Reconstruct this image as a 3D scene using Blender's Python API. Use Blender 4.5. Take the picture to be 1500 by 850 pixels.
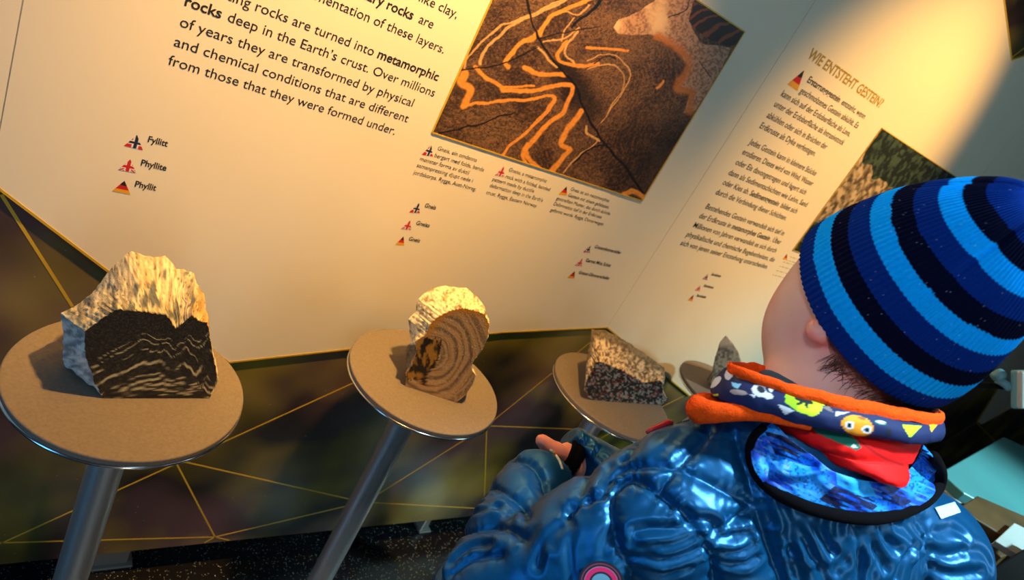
import bpy, bmesh, math, random
import numpy as np
from mathutils import Vector, Matrix

for o in list(bpy.data.objects):
    bpy.data.objects.remove(o)
SC = bpy.context.scene
COL = SC.collection
random.seed(7)
RNG = np.random.default_rng(7)

# ------------------------------------------------------------------ camera
CAMH = 1.335                      # eye height above the floor
FPX = 995.83                      # focal length in pixels of the 1500 px wide frame
RM = np.array([[0.76467799, 0.63164793, -0.12762626],
               [-0.46242974, 0.6757963, 0.57398441],
               [0.44880542, -0.37989507, 0.80885934]])     # columns: right, forward, up
CAM = np.array([0, 0, CAMH])
cam_d = bpy.data.cameras.new('camera')
cam_d.sensor_width = 36.0
cam_d.lens = FPX * 36.0 / 1500.0
cam_d.clip_start = 0.02
cam_d.clip_end = 60
cam_d.dof.use_dof = True
cam_d.dof.focus_distance = 0.80
cam_d.dof.aperture_fstop = 7.5
cam_o = bpy.data.objects.new('camera', cam_d)
COL.objects.link(cam_o)
m = Matrix.Identity(4)
for i in range(3):
    m[i][0] = RM[i, 0]; m[i][1] = RM[i, 2]; m[i][2] = -RM[i, 1]; m[i][3] = CAM[i]
cam_o.matrix_world = m
SC.camera = cam_o

# ------------------------------------------------------------------ colour management, world
SC.view_settings.view_transform = 'Standard'
SC.view_settings.look = 'None'
SC.view_settings.gamma = 1.0
SC.view_settings.use_curve_mapping = False
SC.view_settings.exposure = 0.0
w = bpy.data.worlds.new('museum_ambient'); SC.world = w
w.use_nodes = True
bg = w.node_tree.nodes['Background']
bg.inputs[0].default_value = (0.45, 0.62, 0.85, 1)
bg.inputs[1].default_value = 0.03


def look(o, target):
    d = Vector(target) - o.location
    o.rotation_euler = d.to_track_quat('-Z', 'Y').to_euler()


def spot(name, loc, target, power, colour, angle, blend, size=0.03):
    l = bpy.data.lights.new(name, 'SPOT')
    l.energy = power; l.color = colour; l.spot_size = math.radians(angle); l.spot_blend = blend
    l.shadow_soft_size = size
    o = bpy.data.objects.new(name, l); COL.objects.link(o)
    o.location = loc; look(o, target)
    return o


def area(name, loc, target, power, colour, sx, sy):
    l = bpy.data.lights.new(name, 'AREA')
    l.energy = power; l.color = colour; l.shape = 'RECTANGLE'; l.size = sx; l.size_y = sy
    o = bpy.data.objects.new(name, l); COL.objects.link(o)
    o.location = loc; look(o, target)
    return o


WARM = (1.0, 0.53, 0.13)
# track spotlights over the exhibition wall (out of frame above)
spot('track_spot', (0.46, 0.56, 2.06), (0.47, 0.94, 1.22), 165, WARM, 76, 1.0)
spot('track_spot', (2.02, -0.10, 2.55), (1.70, 0.945, 1.33), 265, WARM, 36, 1.0)
spot('rock_spot', (0.42, 0.86, 2.20), (0.19, 0.74, 0.78), 12, WARM, 20, 0.6)
spot('rock_spot', (0.60, 0.84, 2.20), (0.645, 0.775, 0.78), 18, WARM, 17, 0.6)
spot('rock_spot', (0.98, 0.84, 2.20), (1.10, 0.76, 0.75), 10, WARM, 17, 0.6)
# added lights for visitor, poles and far hall, plus daylight from side windows
spot('visitor_fill_spot', (0.80, -0.25, 2.75), (0.69, 0.10, 1.1), 330, (0.70, 0.92, 1.0), 24, 0.6, 0.10)  # added cool spot on the visitor, kept narrow to miss the wall
area('jacket_softbox', (0.45, -0.7, 2.5), (0.7, 0.2, 1.0), 1.4, (0.55, 0.82, 1.0), 0.25, 1.2)  # added softbox for long highlights on the jacket
area('window_light', (-1.4, 0.0, 1.2), (0.3, 0.7, 0.7), 8, (0.12, 0.50, 1.0), 0.45, 1.9)
area('pole_fill_strip', (0.25, -1.6, 1.0), (0.3, 0.7, 0.5), 6.0, (1.0, 0.86, 0.68), 0.13, 1.7)  # added strip that puts a warm streak on the steel poles
spot('visitor_fill_spot', (-0.60, -0.10, 2.0), (0.62, 0.27, 1.18), 26, (0.80, 0.92, 1.0), 22, 0.7, 0.08)  # added fill aimed at the visitor's face
spot('hall_fill', (3.0, -0.9, 2.7), (2.3, 0.1, 0.7), 330, (0.55, 0.95, 1.0), 48, 0.8, 0.1)  # added to brighten the table at the far right
area('hall_fill', (0.4, -1.3, 2.6), (0.2, -2.9, 1.3), 26, (0.55, 0.85, 1.0), 1.6, 0.4)  # added to light the front wall for bounce and reflections
area('window_light', (2.3, -0.8, 1.9), (1.0, 0.2, 1.0), 5, (0.55, 0.88, 1.0), 0.3, 1.0)


# ------------------------------------------------------------------ helpers: projection
def ray(u, v):
    return RM @ np.array([(u - 750) / FPX, 1.0, -(v - 425) / FPX])


def U(u, v, z):                     # point seen at (u, v) at depth z in front of the lens
    return CAM + ray(u, v) * z


def PY(u, v, y):                    # point on the upright plane at distance y
    d = ray(u, v); return CAM + d * (y / d[1])


def PZ(u, v, h):                    # point at height h above the floor
    d = ray(u, v); return CAM + d * ((h - CAMH) / d[2])


def proj(P):
    Q = (np.asarray(P) - CAM) @ RM
    return np.stack([750 + FPX * Q[..., 0] / Q[..., 1], 425 - FPX * Q[..., 2] / Q[..., 1]], -1)


def lin(*c):
    if len(c) == 1: c = c[0]
    return tuple(((x / 255) / 12.92 if x / 255 <= 0.04045 else ((x / 255 + 0.055) / 1.055) ** 2.4) for x in c)


def inpoly(pts, poly):
    x, y = pts[:, 0], pts[:, 1]; r = np.zeros(len(pts), bool)
    n = len(poly)
    for i in range(n):
        x1, y1 = poly[i]; x2, y2 = poly[(i + 1) % n]
        c = ((y1 > y) != (y2 > y)) & (x < (x2 - x1) * (y - y1) / ((y2 - y1) if y2 != y1 else 1e-9) + x1)
        r ^= c
    return r


def dline(pts, poly):               # distance of points (any dimension) to a polyline
    pts = np.asarray(pts, float); poly = np.asarray(poly, float)
    best = np.full(len(pts), 1e9)
    for a, b in zip(poly[:-1], poly[1:]):
        d = b - a
        t = np.clip(((pts - a) @ d) / (d @ d + 1e-12), 0, 1)
        best = np.minimum(best, np.sqrt((((a + t[:, None] * d) - pts) ** 2).sum(-1)))
    return best


def dline2(pts, poly):              # distance and running length of the nearest place
    best = np.full(len(pts), 1e9); run = np.zeros(len(pts)); s = 0.0
    for a, b in zip(poly[:-1], poly[1:]):
        d = b - a; L = np.linalg.norm(d)
        t = np.clip(((pts - a) @ d) / (L * L + 1e-12), 0, 1)
        x = np.sqrt((((a + t[:, None] * d) - pts) ** 2).sum(-1))
        m_ = x < best; best = np.where(m_, x, best); run = np.where(m_, s + t * L, run); s += L
    return best, run


def smoothline(p, n=6):
    p = np.asarray(p, float)
    if len(p) < 3: return p
    q = np.vstack([2 * p[0] - p[1], p, 2 * p[-1] - p[-2]]); out = []
    for i in range(1, len(q) - 2):
        for t in np.linspace(0, 1, n, endpoint=False):
            a, b, c, d = q[i - 1], q[i], q[i + 1], q[i + 2]
            out.append(0.5 * (2 * b + (c - a) * t + (2 * a - 5 * b + 4 * c - d) * t * t + (3 * b - a - 3 * c + d) * t ** 3))
    out.append(p[-1])
    return np.array(out)


def _hash(ix, iy, iz):
    h = (ix.astype(np.int64) * 374761393 + iy.astype(np.int64) * 668265263 + iz.astype(np.int64) * 2147483647) & 0xffffffff
    h = ((h ^ (h >> 13)) * 1274126177) & 0xffffffff
    h = ((h ^ (h >> 15)) * 2246822519) & 0xffffffff
    return ((h ^ (h >> 16)) & 0xffff) / 65535.0


def vnoise(P):
    P = np.asarray(P, float)
    i = np.floor(P).astype(np.int64); f = P - i; f = f * f * (3 - 2 * f)
    r = 0
    for dx in (0, 1):
        for dy in (0, 1):
            for dz in (0, 1):
                wt = (f[:, 0] if dx else 1 - f[:, 0]) * (f[:, 1] if dy else 1 - f[:, 1]) * (f[:, 2] if dz else 1 - f[:, 2])
                r = r + wt * _hash(i[:, 0] + dx, i[:, 1] + dy, i[:, 2] + dz)
    return r


def fbm(P, sc=1.0, oct=4):
    P = np.asarray(P, float) * sc; r = 0; a = 0.5; s = 0
    for k in range(oct):
        r = r + a * vnoise(P + 17.3 * k); s += a; a *= 0.5; P = P * 2.03
    return r / s


def mixc(a, b, t):
    t = np.clip(np.asarray(t, float), 0, 1)[:, None]
    return np.asarray(a) * (1 - t) + np.asarray(b) * t


def sstep(a, b, x):
    t = np.clip((x - a) / (b - a), 0, 1); return t * t * (3 - 2 * t)


# ------------------------------------------------------------------ helpers: objects
ORG = {}


def tag(o, label=None, cat=None, group=None, kind=None):
    if label: o['label'] = label
    if cat: o['category'] = cat
    if group: o['group'] = group
    if kind: o['kind'] = kind
    return o


def thing(name, loc, label, cat, group=None):
    o = bpy.data.objects.new(name, None); COL.objects.link(o)
    o.empty_display_size = 0.05
    o.location = loc; ORG[o.name] = np.array(loc, float)
    return tag(o, label, cat, group)


def mk(name, V, F, mat, parent=None, smooth=True, col=None, loc=None, mats=None, fm=None):
    V = np.asarray(V, float)
    me = bpy.data.meshes.new(name)
    base = ORG[parent.name] if parent is not None else (np.array(loc, float) if loc is not None else np.zeros(3))
    me.from_pydata((V - base).tolist(), [], F if isinstance(F, list) else F.tolist())
    me.update()
    if smooth:
        me.polygons.foreach_set('use_smooth', [True] * len(me.polygons))
    if col is not None:
        at = me.color_attributes.new('tint', 'FLOAT_COLOR', 'POINT')
        c4 = np.ones((len(V), 4), np.float32); c4[:, :3] = col
        at.data.foreach_set('color', c4.ravel())
    for mm in (mats or [mat]): me.materials.append(mm)
    if fm is not None: me.polygons.foreach_set('material_index', fm)
    o = bpy.data.objects.new(name, me); COL.objects.link(o)
    if parent is not None: o.parent = parent
    elif loc is not None: o.location = loc
    ORG[o.name] = base
    return o


def material(name, colour=(0.5, 0.5, 0.5), rough=0.5, metal=0.0, attr=False, spec=0.5, coat=0.0, bump=None, noise=None, sss=0.0, sheen=0.0):
    mt = bpy.data.materials.new(name); mt.use_nodes = True
    nt = mt.node_tree; b = nt.nodes['Principled BSDF']
    b.inputs['Base Color'].default_value = (*colour, 1)
    b.inputs['Roughness'].default_value = rough
    b.inputs['Metallic'].default_value = metal
    b.inputs['Specular IOR Level'].default_value = spec
    b.inputs['Coat Weight'].default_value = coat
    if sss:
        b.inputs['Subsurface Weight'].default_value = sss
        b.inputs['Subsurface Radius'].default_value = (0.012, 0.005, 0.003)
    if sheen: b.inputs['Sheen Weight'].default_value = sheen
    src = None
    if attr:
        a = nt.nodes.new('ShaderNodeAttribute'); a.attribute_name = 'tint'; src = a.outputs['Color']
    if noise:
        scale, amt = noise
        tc = nt.nodes.new('ShaderNodeTexCoord'); n = nt.nodes.new('ShaderNodeTexNoise')
        n.inputs['Scale'].default_value = scale; n.inputs['Detail'].default_value = 5
        nt.links.new(tc.outputs['Object'], n.inputs['Vector'])
        mr = nt.nodes.new('ShaderNodeMapRange')
        mr.inputs['From Min'].default_value = 0.25; mr.inputs['From Max'].default_value = 0.75
        mr.inputs['To Min'].default_value = 1 - amt; mr.inputs['To Max'].default_value = 1 + amt
        nt.links.new(n.outputs['Fac'], mr.inputs['Value'])
        vm = nt.nodes.new('ShaderNodeVectorMath'); vm.operation = 'SCALE'
        if src is not None: nt.links.new(src, vm.inputs[0])
        else: vm.inputs[0].default_value = colour
        nt.links.new(mr.outputs[0], vm.inputs['Scale']); src = vm.outputs[0]
    if src is not None: nt.links.new(src, b.inputs['Base Color'])
    if bump:
        scale, strength, dist = bump
        tc = nt.nodes.new('ShaderNodeTexCoord'); n = nt.nodes.new('ShaderNodeTexNoise')
        n.inputs['Scale'].default_value = scale; n.inputs['Detail'].default_value = 6
        nt.links.new(tc.outputs['Object'], n.inputs['Vector'])
        bp = nt.nodes.new('ShaderNodeBump'); bp.inputs['Strength'].default_value = strength; bp.inputs['Distance'].default_value = dist
        nt.links.new(n.outputs['Fac'], bp.inputs['Height']); nt.links.new(bp.outputs[0], b.inputs['Normal'])
    return mt


def tube(pts, rad, n=10, closed=False, caps=True):
    pts = np.asarray(pts, float); k = len(pts)
    rad = np.full(k, rad, float) if np.isscalar(rad) else np.asarray(rad, float)
    V = []; up = None
    for i in range(k):
        a = pts[(i - 1) % k] if (closed or i > 0) else pts[i]
        b = pts[(i + 1) % k] if (closed or i < k - 1) else pts[i]
        t = b - a; t /= np.linalg.norm(t) + 1e-12
        if up is None:
            up = np.cross(t, [0.3, 0.2, 0.93]); up /= np.linalg.norm(up)
        up = up - t * (up @ t); up /= np.linalg.norm(up) + 1e-12
        s = np.cross(t, up)
        for j in range(n):
            an = 2 * math.pi * j / n
            V.append(pts[i] + rad[i] * (math.cos(an) * up + math.sin(an) * s))
    F = []
    for i in range(k if closed else k - 1):
        for j in range(n):
            a = i * n + j; b = i * n + (j + 1) % n
            c = ((i + 1) % k) * n + (j + 1) % n; d = ((i + 1) % k) * n + j
            F.append([a, b, c, d])
    if caps and not closed:
        F.append(list(range(n))[::-1]); F.append([(k - 1) * n + j for j in range(n)])
    return np.array(V), F


def lathe(prof, c, n=96):
    V = []; F = []
    for r, z in prof:
        for j in range(n):
            a = 2 * math.pi * j / n
            V.append([c[0] + r * math.cos(a), c[1] + r * math.sin(a), z])
    k = len(prof)
    for i in range(k - 1):
        for j in range(n):
            F.append([i * n + j, i * n + (j + 1) % n, (i + 1) * n + (j + 1) % n, (i + 1) * n + j])
    F.append(list(range(n))[::-1]); F.append([(k - 1) * n + j for j in range(n)])
    return np.array(V), F


def box(lo, hi):
    x0, y0, z0 = lo; x1, y1, z1 = hi
    V = [[x0, y0, z0], [x1, y0, z0], [x1, y1, z0], [x0, y1, z0], [x0, y0, z1], [x1, y0, z1], [x1, y1, z1], [x0, y1, z1]]
    F = [[0, 3, 2, 1], [4, 5, 6, 7], [0, 1, 5, 4], [1, 2, 6, 5], [2, 3, 7, 6], [3, 0, 4, 7]]
    return np.array(V, float), F


def bevel(o, wd=0.004, seg=3):
    b = o.modifiers.new('bevel', 'BEVEL'); b.width = wd; b.segments = seg; b.limit_method = 'ANGLE'
    return o


def merge(parts):
    V = []; F = []; n = 0
    for v, f in parts:
        V.append(np.asarray(v)); F += [[i + n for i in q] for q in f]; n += len(v)
    return np.vstack(V), F


def slab_xz(poly, y0, y1):          # upright slab: outline in (x, z), from y0 (front) to y1
    n = len(poly)
    V = [[x, y0, z] for x, z in poly] + [[x, y1, z] for x, z in poly]
    bm = bmesh.new(); vs = [bm.verts.new(p) for p in V]
    f = bm.faces.new(vs[:n]); g = bm.faces.new(vs[n:][::-1])
    for i in range(n):
        j = (i + 1) % n
        bm.faces.new((vs[i], vs[i + n], vs[j + n], vs[j]))
    bmesh.ops.recalc_face_normals(bm, faces=bm.faces)
    bmesh.ops.triangulate(bm, faces=[f, g])
    bm.verts.index_update()
    V = [list(v.co) for v in bm.verts]; F = [[v.index for v in q.verts] for q in bm.faces]
    bm.free()
    return np.array(V), F


def grid_faces(nu, nv, closed_u=False):
    F = []
    for i in range(nv - 1):
        for j in range(nu if closed_u else nu - 1):
            a = i * nu + j; b = i * nu + (j + 1) % nu
            F.append([a, b, b + nu, a + nu])
    return F


# ------------------------------------------------------------------ helpers: signed distance modelling
def sd_ell(P, c, r, M=None):
    q = P - np.asarray(c)
    if M is not None: q = q @ np.asarray(M).T
    r = np.asarray(r)
    k0 = np.sqrt(((q / r) ** 2).sum(-1)); k1 = np.sqrt(((q / r ** 2) ** 2).sum(-1)) + 1e-9
    return k0 * (k0 - 1) / k1


def sd_cap(P, a, b, ra, rb):
    a = np.asarray(a, float); b = np.asarray(b, float); d = b - a
    t = np.clip(((P - a) @ d) / (d @ d), 0, 1)
    return np.sqrt(((P - a - t[:, None] * d) ** 2).sum(-1)) - (ra + (rb - ra) * t)


def smin(a, b, k):
    h = np.clip(0.5 + 0.5 * (b - a) / k, 0, 1)
    return b + (a - b) * h - k * h * (1 - h)


def sdf_mesh(f, lo, hi, h, detail=None, R=4):
    lo = np.asarray(lo, float); hi = np.asarray(hi, float)
    n = np.ceil((hi - lo) / (h * R)).astype(int) + 1
    ax = [lo[i] + (np.arange(n[i]) + 0.5) * h * R for i in range(3)]
    G = np.stack(np.meshgrid(*ax, indexing='ij'), -1).reshape(-1, 3)
    c = f(G).reshape(n)
    near = np.abs(c) < h * R * 1.9
    N = n * R
    val = np.repeat(np.repeat(np.repeat(c, R, 0), R, 1), R, 2).astype(np.float32)
    idx = np.argwhere(near)
    sub = np.stack(np.meshgrid(*[np.arange(R)] * 3, indexing='ij'), -1).reshape(-1, 3)
    I = (idx[:, None, :] * R + sub[None]).reshape(-1, 3)
    ff = detail or f
    for s in range(0, len(I), 200000):
        J = I[s:s + 200000]
        P = lo + (J + 0.5) * h
        val[J[:, 0], J[:, 1], J[:, 2]] = ff(P)
    S = val < 0
    cell = np.zeros(N - 1, np.int8)
    for dx in (0, 1):
        for dy in (0, 1):
            for dz in (0, 1):
                cell += S[dx:N[0] - 1 + dx, dy:N[1] - 1 + dy, dz:N[2] - 1 + dz]
    act = np.argwhere((cell > 0) & (cell < 8))
    vid = np.full(N - 1, -1, np.int64); vid[act[:, 0], act[:, 1], act[:, 2]] = np.arange(len(act))
    acc = np.zeros((len(act), 3)); cnt = np.zeros(len(act))
    corners = [(0, 0, 0), (1, 0, 0), (0, 1, 0), (1, 1, 0), (0, 0, 1), (1, 0, 1), (0, 1, 1), (1, 1, 1)]
    for a in range(8):
        for b in range(a + 1, 8):
            ca, cb = np.array(corners[a]), np.array(corners[b])
            if np.abs(ca - cb).sum() != 1: continue
            ia, ib = act + ca, act + cb
            va = val[ia[:, 0], ia[:, 1], ia[:, 2]]; vb = val[ib[:, 0], ib[:, 1], ib[:, 2]]
            mk_ = (va < 0) != (vb < 0)
            t = np.where(mk_, va / (va - vb + 1e-20), 0)
            acc += np.where(mk_[:, None], ca + t[:, None] * (cb - ca), 0); cnt += mk_
    V = lo + (act + acc / cnt[:, None] + 0.5) * h
    F = []
    for axi in range(3):
        u, v = (axi + 1) % 3, (axi + 2) % 3
        sl0 = [slice(None)] * 3; sl1 = [slice(None)] * 3
        sl0[axi] = slice(0, N[axi] - 1); sl1[axi] = slice(1, N[axi])
        A = S[tuple(sl0)]; B = S[tuple(sl1)]
        E = np.argwhere(A != B)
        E = E[(E[:, u] > 0) & (E[:, v] > 0) & (E[:, u] < N[u] - 1) & (E[:, v] < N[v] - 1)]
        ins = A[E[:, 0], E[:, 1], E[:, 2]]
        def at(du, dv):
            q = E.copy(); q[:, u] += du; q[:, v] += dv
            return vid[q[:, 0], q[:, 1], q[:, 2]]
        Q = np.stack([at(-1, -1), at(0, -1), at(0, 0), at(-1, 0)], 1)
        Q[~ins] = Q[~ins][:, ::-1]
        F.append(Q[(Q >= 0).all(1)])
    return V, np.vstack(F)


def march(f, px, start=0.25, far=1.4):           # rays from the lens through pixels on to a surface
    px = np.atleast_2d(np.asarray(px, float))
    D = np.array([ray(u, v) for u, v in px]); L = np.linalg.norm(D, axis=1); D = D / L[:, None]
    t = np.full(len(px), start * 1.0); bt = t.copy(); bv = np.full(len(px), 1e9)
    for k in range(90):
        s = f(CAM + D * t[:, None])
        b = np.abs(s) < bv; bt = np.where(b, t, bt); bv = np.where(b, np.abs(s), bv)
        t = np.minimum(t + s * 0.8, far)
    return CAM + D * bt[:, None]
# ------------------------------------------------------------------ the setting
W = 0.945                         # distance of the exhibition wall
PLATE = 0.705                     # height of the stand tops


def node_floor():
    mt = material('black_terrazzo', (0.006, 0.006, 0.008), rough=0.28)
    nt = mt.node_tree; b = nt.nodes['Principled BSDF']
    tc = nt.nodes.new('ShaderNodeTexCoord')
    v = nt.nodes.new('ShaderNodeTexVoronoi'); v.inputs['Scale'].default_value = 300
    nt.links.new(tc.outputs['Object'], v.inputs['Vector'])
    cr = nt.nodes.new('ShaderNodeMath'); cr.operation = 'LESS_THAN'; cr.inputs[1].default_value = 0.20
    nt.links.new(v.outputs['Distance'], cr.inputs[0])
    sep = nt.nodes.new('ShaderNodeSeparateColor'); nt.links.new(v.outputs['Color'], sep.inputs[0])
    th = nt.nodes.new('ShaderNodeMath'); th.operation = 'GREATER_THAN'; th.inputs[1].default_value = 0.7
    nt.links.new(sep.outputs[0], th.inputs[0])
    mu = nt.nodes.new('ShaderNodeMath'); mu.operation = 'MULTIPLY'
    nt.links.new(cr.outputs[0], mu.inputs[0]); nt.links.new(th.outputs[0], mu.inputs[1])
    ramp = nt.nodes.new('ShaderNodeValToRGB')
    ramp.color_ramp.elements[0].color = (0.9, 0.75, 0.4, 1); ramp.color_ramp.elements[1].color = (0.5, 0.8, 1.0, 1)
    nt.links.new(sep.outputs[1], ramp.inputs[0])
    mx = nt.nodes.new('ShaderNodeMix'); mx.data_type = 'RGBA'
    mx.inputs[6].default_value = (0.006, 0.006, 0.008, 1)
    nt.links.new(mu.outputs[0], mx.inputs[0]); nt.links.new(ramp.outputs[0], mx.inputs[7])
    nt.links.new(mx.outputs[2], b.inputs['Base Color'])
    return mt


def node_nebula():
    mt = material('dark_printed_laminate', (0.02, 0.015, 0.012), rough=0.42)
    nt = mt.node_tree; b = nt.nodes['Principled BSDF']
    tc = nt.nodes.new('ShaderNodeTexCoord')
    n1 = nt.nodes.new('ShaderNodeTexNoise'); n1.inputs['Scale'].default_value = 4.2; n1.inputs['Detail'].default_value = 2
    n2 = nt.nodes.new('ShaderNodeTexNoise'); n2.inputs['Scale'].default_value = 3.1; n2.inputs['Detail'].default_value = 2
    mp = nt.nodes.new('ShaderNodeMapping'); mp.inputs['Location'].default_value = (5.2, 1.3, 7.7)
    nt.links.new(tc.outputs['Object'], n1.inputs['Vector'])
    nt.links.new(tc.outputs['Object'], mp.inputs[0]); nt.links.new(mp.outputs[0], n2.inputs['Vector'])
    r1 = nt.nodes.new('ShaderNodeValToRGB')
    e = r1.color_ramp.elements
    e[0].position = 0.42; e[0].color = (0.012, 0.008, 0.007, 1); e[1].position = 0.68; e[1].color = (0.20, 0.165, 0.008, 1)
    r2 = nt.nodes.new('ShaderNodeValToRGB')
    e = r2.color_ramp.elements
    e[0].position = 0.45; e[0].color = (0, 0, 0, 1); e[1].position = 0.72; e[1].color = (0.11, 0.058, 0.075, 1)
    nt.links.new(n1.outputs['Fac'], r1.inputs[0]); nt.links.new(n2.outputs['Fac'], r2.inputs[0])
    ad = nt.nodes.new('ShaderNodeMix'); ad.data_type = 'RGBA'; ad.blend_type = 'ADD'; ad.inputs[0].default_value = 1
    nt.links.new(r1.outputs[0], ad.inputs[6]); nt.links.new(r2.outputs[0], ad.inputs[7])
    # scattered printed stars
    v = nt.nodes.new('ShaderNodeTexVoronoi'); v.inputs['Scale'].default_value = 38
    nt.links.new(tc.outputs['Object'], v.inputs['Vector'])
    lt = nt.nodes.new('ShaderNodeMath'); lt.operation = 'LESS_THAN'; lt.inputs[1].default_value = 0.045
    nt.links.new(v.outputs['Distance'], lt.inputs[0])
    st = nt.nodes.new('ShaderNodeMix'); st.data_type = 'RGBA'; st.inputs[7].default_value = (0.25, 0.2, 0.2, 1)
    nt.links.new(lt.outputs[0], st.inputs[0]); nt.links.new(ad.outputs[2], st.inputs[6])
    nt.links.new(st.outputs[2], b.inputs['Base Color'])
    return mt


M_FLOOR = node_floor()
M_BASE = node_nebula()
M_PANEL = material('cream_laminate', (0.80, 0.73, 0.58), rough=0.42, noise=(3.0, 0.03))
M_GOLD = material('gold_line', (0.62, 0.40, 0.03), rough=0.4, metal=0.15)
M_WALL = material('dark_wall_paint', (0.10, 0.12, 0.12), rough=0.7, noise=(2.0, 0.1))
M_TEAL = material('teal_wall_paint', (0.10, 0.20, 0.22), rough=0.6, noise=(1.2, 0.25))
M_STEEL = material('brushed_steel', (0.80, 0.80, 0.80), rough=0.42, metal=0.9)
M_CHROME = material('polished_rim', (0.75, 0.75, 0.75), rough=0.15, metal=1.0)
M_INK = material('black_ink', (0.012, 0.010, 0.010), rough=0.6)
M_GOLDINK = material('gold_ink', (0.36, 0.24, 0.012), rough=0.5)
M_PRINT = material('printed_picture', attr=True, rough=0.45)

V, F = box((-3, -3, -0.06), (8, 3, 0.0))
tag(mk('floor', V, F, M_FLOOR, smooth=False), kind='structure')
V, F = box((-3, W + 0.10, 0), (8, W + 0.18, 2.9))
tag(mk('wall_back', V, F, M_WALL, smooth=False), kind='structure')
V, F = box((7.9, -3, 0), (8.0, W + 0.10, 2.9))
tag(mk('wall_right', V, F, M_TEAL, smooth=False), kind='structure')

M_FRONT = material('pale_hall_wall', (0.42, 0.46, 0.48), rough=0.7, noise=(1.1, 0.3))
V, F = box((-3.0, -3.1, 0), (8.0, -3.0, 2.9))
tag(mk('wall_front', V, F, M_FRONT, smooth=False), kind='structure')
V, F = box((-3.1, -3.1, 0), (-3.0, W + 0.18, 2.9))
tag(mk('wall_left', V, F, M_FRONT, smooth=False), kind='structure')


def xz(*px):
    return [(PY(u, v, W)[0], PY(u, v, W)[2]) for u, v in px]


TOPZ = 2.15
SX = [0.0205, 1.2155, 2.374]       # upright joints between the printed panels
lowA = xz((0, 278), (155, 395), (335, 531), (735, 487), (890, 480))
zl = lowA[0][1] + (0.0205 - lowA[0][0]) * (lowA[1][1] - lowA[0][1]) / (lowA[1][0] - lowA[0][0])
GAP = 0.0007
polyA = [(SX[0] + GAP, zl)] + lowA[1:4] + [(SX[1] - GAP, lowA[4][1]), (SX[1] - GAP, TOPZ), (SX[0] + GAP, TOPZ)]
pB = xz((1010, 580))[0]
polyB = [(SX[1] + GAP, lowA[4][1]), pB, (1.95, 0.66), (SX[2] - GAP, 0.86), (SX[2] - GAP, CAMH + 0.60), (2.094, CAMH + 0.426),
         (2.051, CAMH + 0.399), (1.80, CAMH + 0.475), (1.62, CAMH + 0.398), (1.40, TOPZ), (SX[1] + GAP, TOPZ)]
polyL = [(-1.15, 0.62), (-0.5, 0.50), (SX[0] - GAP, zl + 0.03), (SX[0] - GAP, TOPZ), (-1.15, TOPZ)]
tipR = xz((1464, 567), (1432, 618), (1438, 622), (1486, 595), (1530, 570))
polyR = [(SX[2] + GAP, 0.86), (3.4, 0.95), tipR[0], tipR[1], tipR[2], tipR[3], tipR[4], (5.6, 0.9), (5.6, TOPZ + 0.2), (2.9, TOPZ + 0.2), (SX[2] + GAP, CAMH + 0.60)]


def panel(poly, label):
    r = thing('information_panel', (poly[0][0], W, poly[0][1]), label, 'information panel', 'printed panels on the exhibition wall')
    V, F = slab_xz(poly, W, W + 0.0055)
    mk('panel_board', V, F, M_PANEL, r, smooth=False)
    return r


PA = panel(polyA, 'wide cream information panel with English text and a large folded gneiss picture')
PB = panel(polyB, 'cream information panel with German text headed WIE ENTSTEHT GESTEIN?')
PL = panel(polyL, 'blank strip of cream panel at the far left edge, left of the thin joint')
PR = panel(polyR, 'blank cream panel at far right behind the striped hat, beyond the joint')


def strip(p, q, wd, y0, y1):         # a thin flat bar between two (x, z) points
    p = np.array(p); q = np.array(q); d = q - p; d /= np.linalg.norm(d); n = np.array([-d[1], d[0]]) * wd / 2
    a, b, c, e = p + n, p - n, q - n, q + n
    return slab_xz([a, b, c, e][::-1], y0, y1)


def edging(parent, pts, wd=0.0035):
    for p, q in zip(pts[:-1], pts[1:]):
        V, F = strip(p, q, wd, W - 0.0008, W + 0.0054)
        mk('gold_edging', V, F, M_GOLD, parent, smooth=False)


edging(PA, [polyA[0]] + lowA[1:4] + [polyA[4]])
edging(PB, [polyB[0], pB, (1.95, 0.66)])
edging(PB, polyB[5:9])
edging(PR, [polyR[1]] + tipR[:5])

# joints between the panels: pale alloy strips set back in the gaps
M_ALLOY = material('pale_alloy', (0.55, 0.53, 0.48), rough=0.4, metal=0.3)
for k, (sx, z0) in enumerate(zip(SX, (zl, lowA[4][1], 0.86))):
    V, F = box((sx - 0.0006, W + 0.0012, z0), (sx + 0.0006, W + 0.0055, TOPZ if k < 2 else CAMH + 0.60))
    tag(mk('trim_%d' % (k + 1), V, F, M_ALLOY, smooth=False), kind='structure')

# dark faceted base behind and below the cream boards
BY = W + 0.006
BB = 0.081                          # bottom edge above the floor
base = thing('faceted_wall_base', (0.6, BY, BB), 'dark olive and purple printed wall base with thin gold lines behind the stands', 'wall cladding')
V, F = slab_xz([(-1.15, BB), (2.374, BB), (2.374, 2.15), (-1.15, 2.15)], BY, BY + 0.03)
mk('base_board', V, F, M_BASE, base, smooth=False)
LINES = [((2, 285), (106, 449), 0.0042), ((-60, 797), (315, 787), 0.0030), ((0, 797), (518, 561), 0.0030), ((258, 678), (315, 787), 0.0030),
         ((262, 675), (535, 736.5), 0.0030), ((315, 787), (535, 735), 0.0030), ((535, 736), (700, 745), 0.0028), ((535, 736), (713, 624), 0.0028),
         ((713, 624), (890, 481), 0.0026), ((713, 624), (709, 745), 0.0026), ((713, 624), (900, 631), 0.0026), ((900, 631), (1030, 566), 0.0024),
         ((315, 787), (297, 801), 0.0026), ((315, 787), (334, 796), 0.0026), ((700, 745), (900, 631), 0.0024)]
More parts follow.
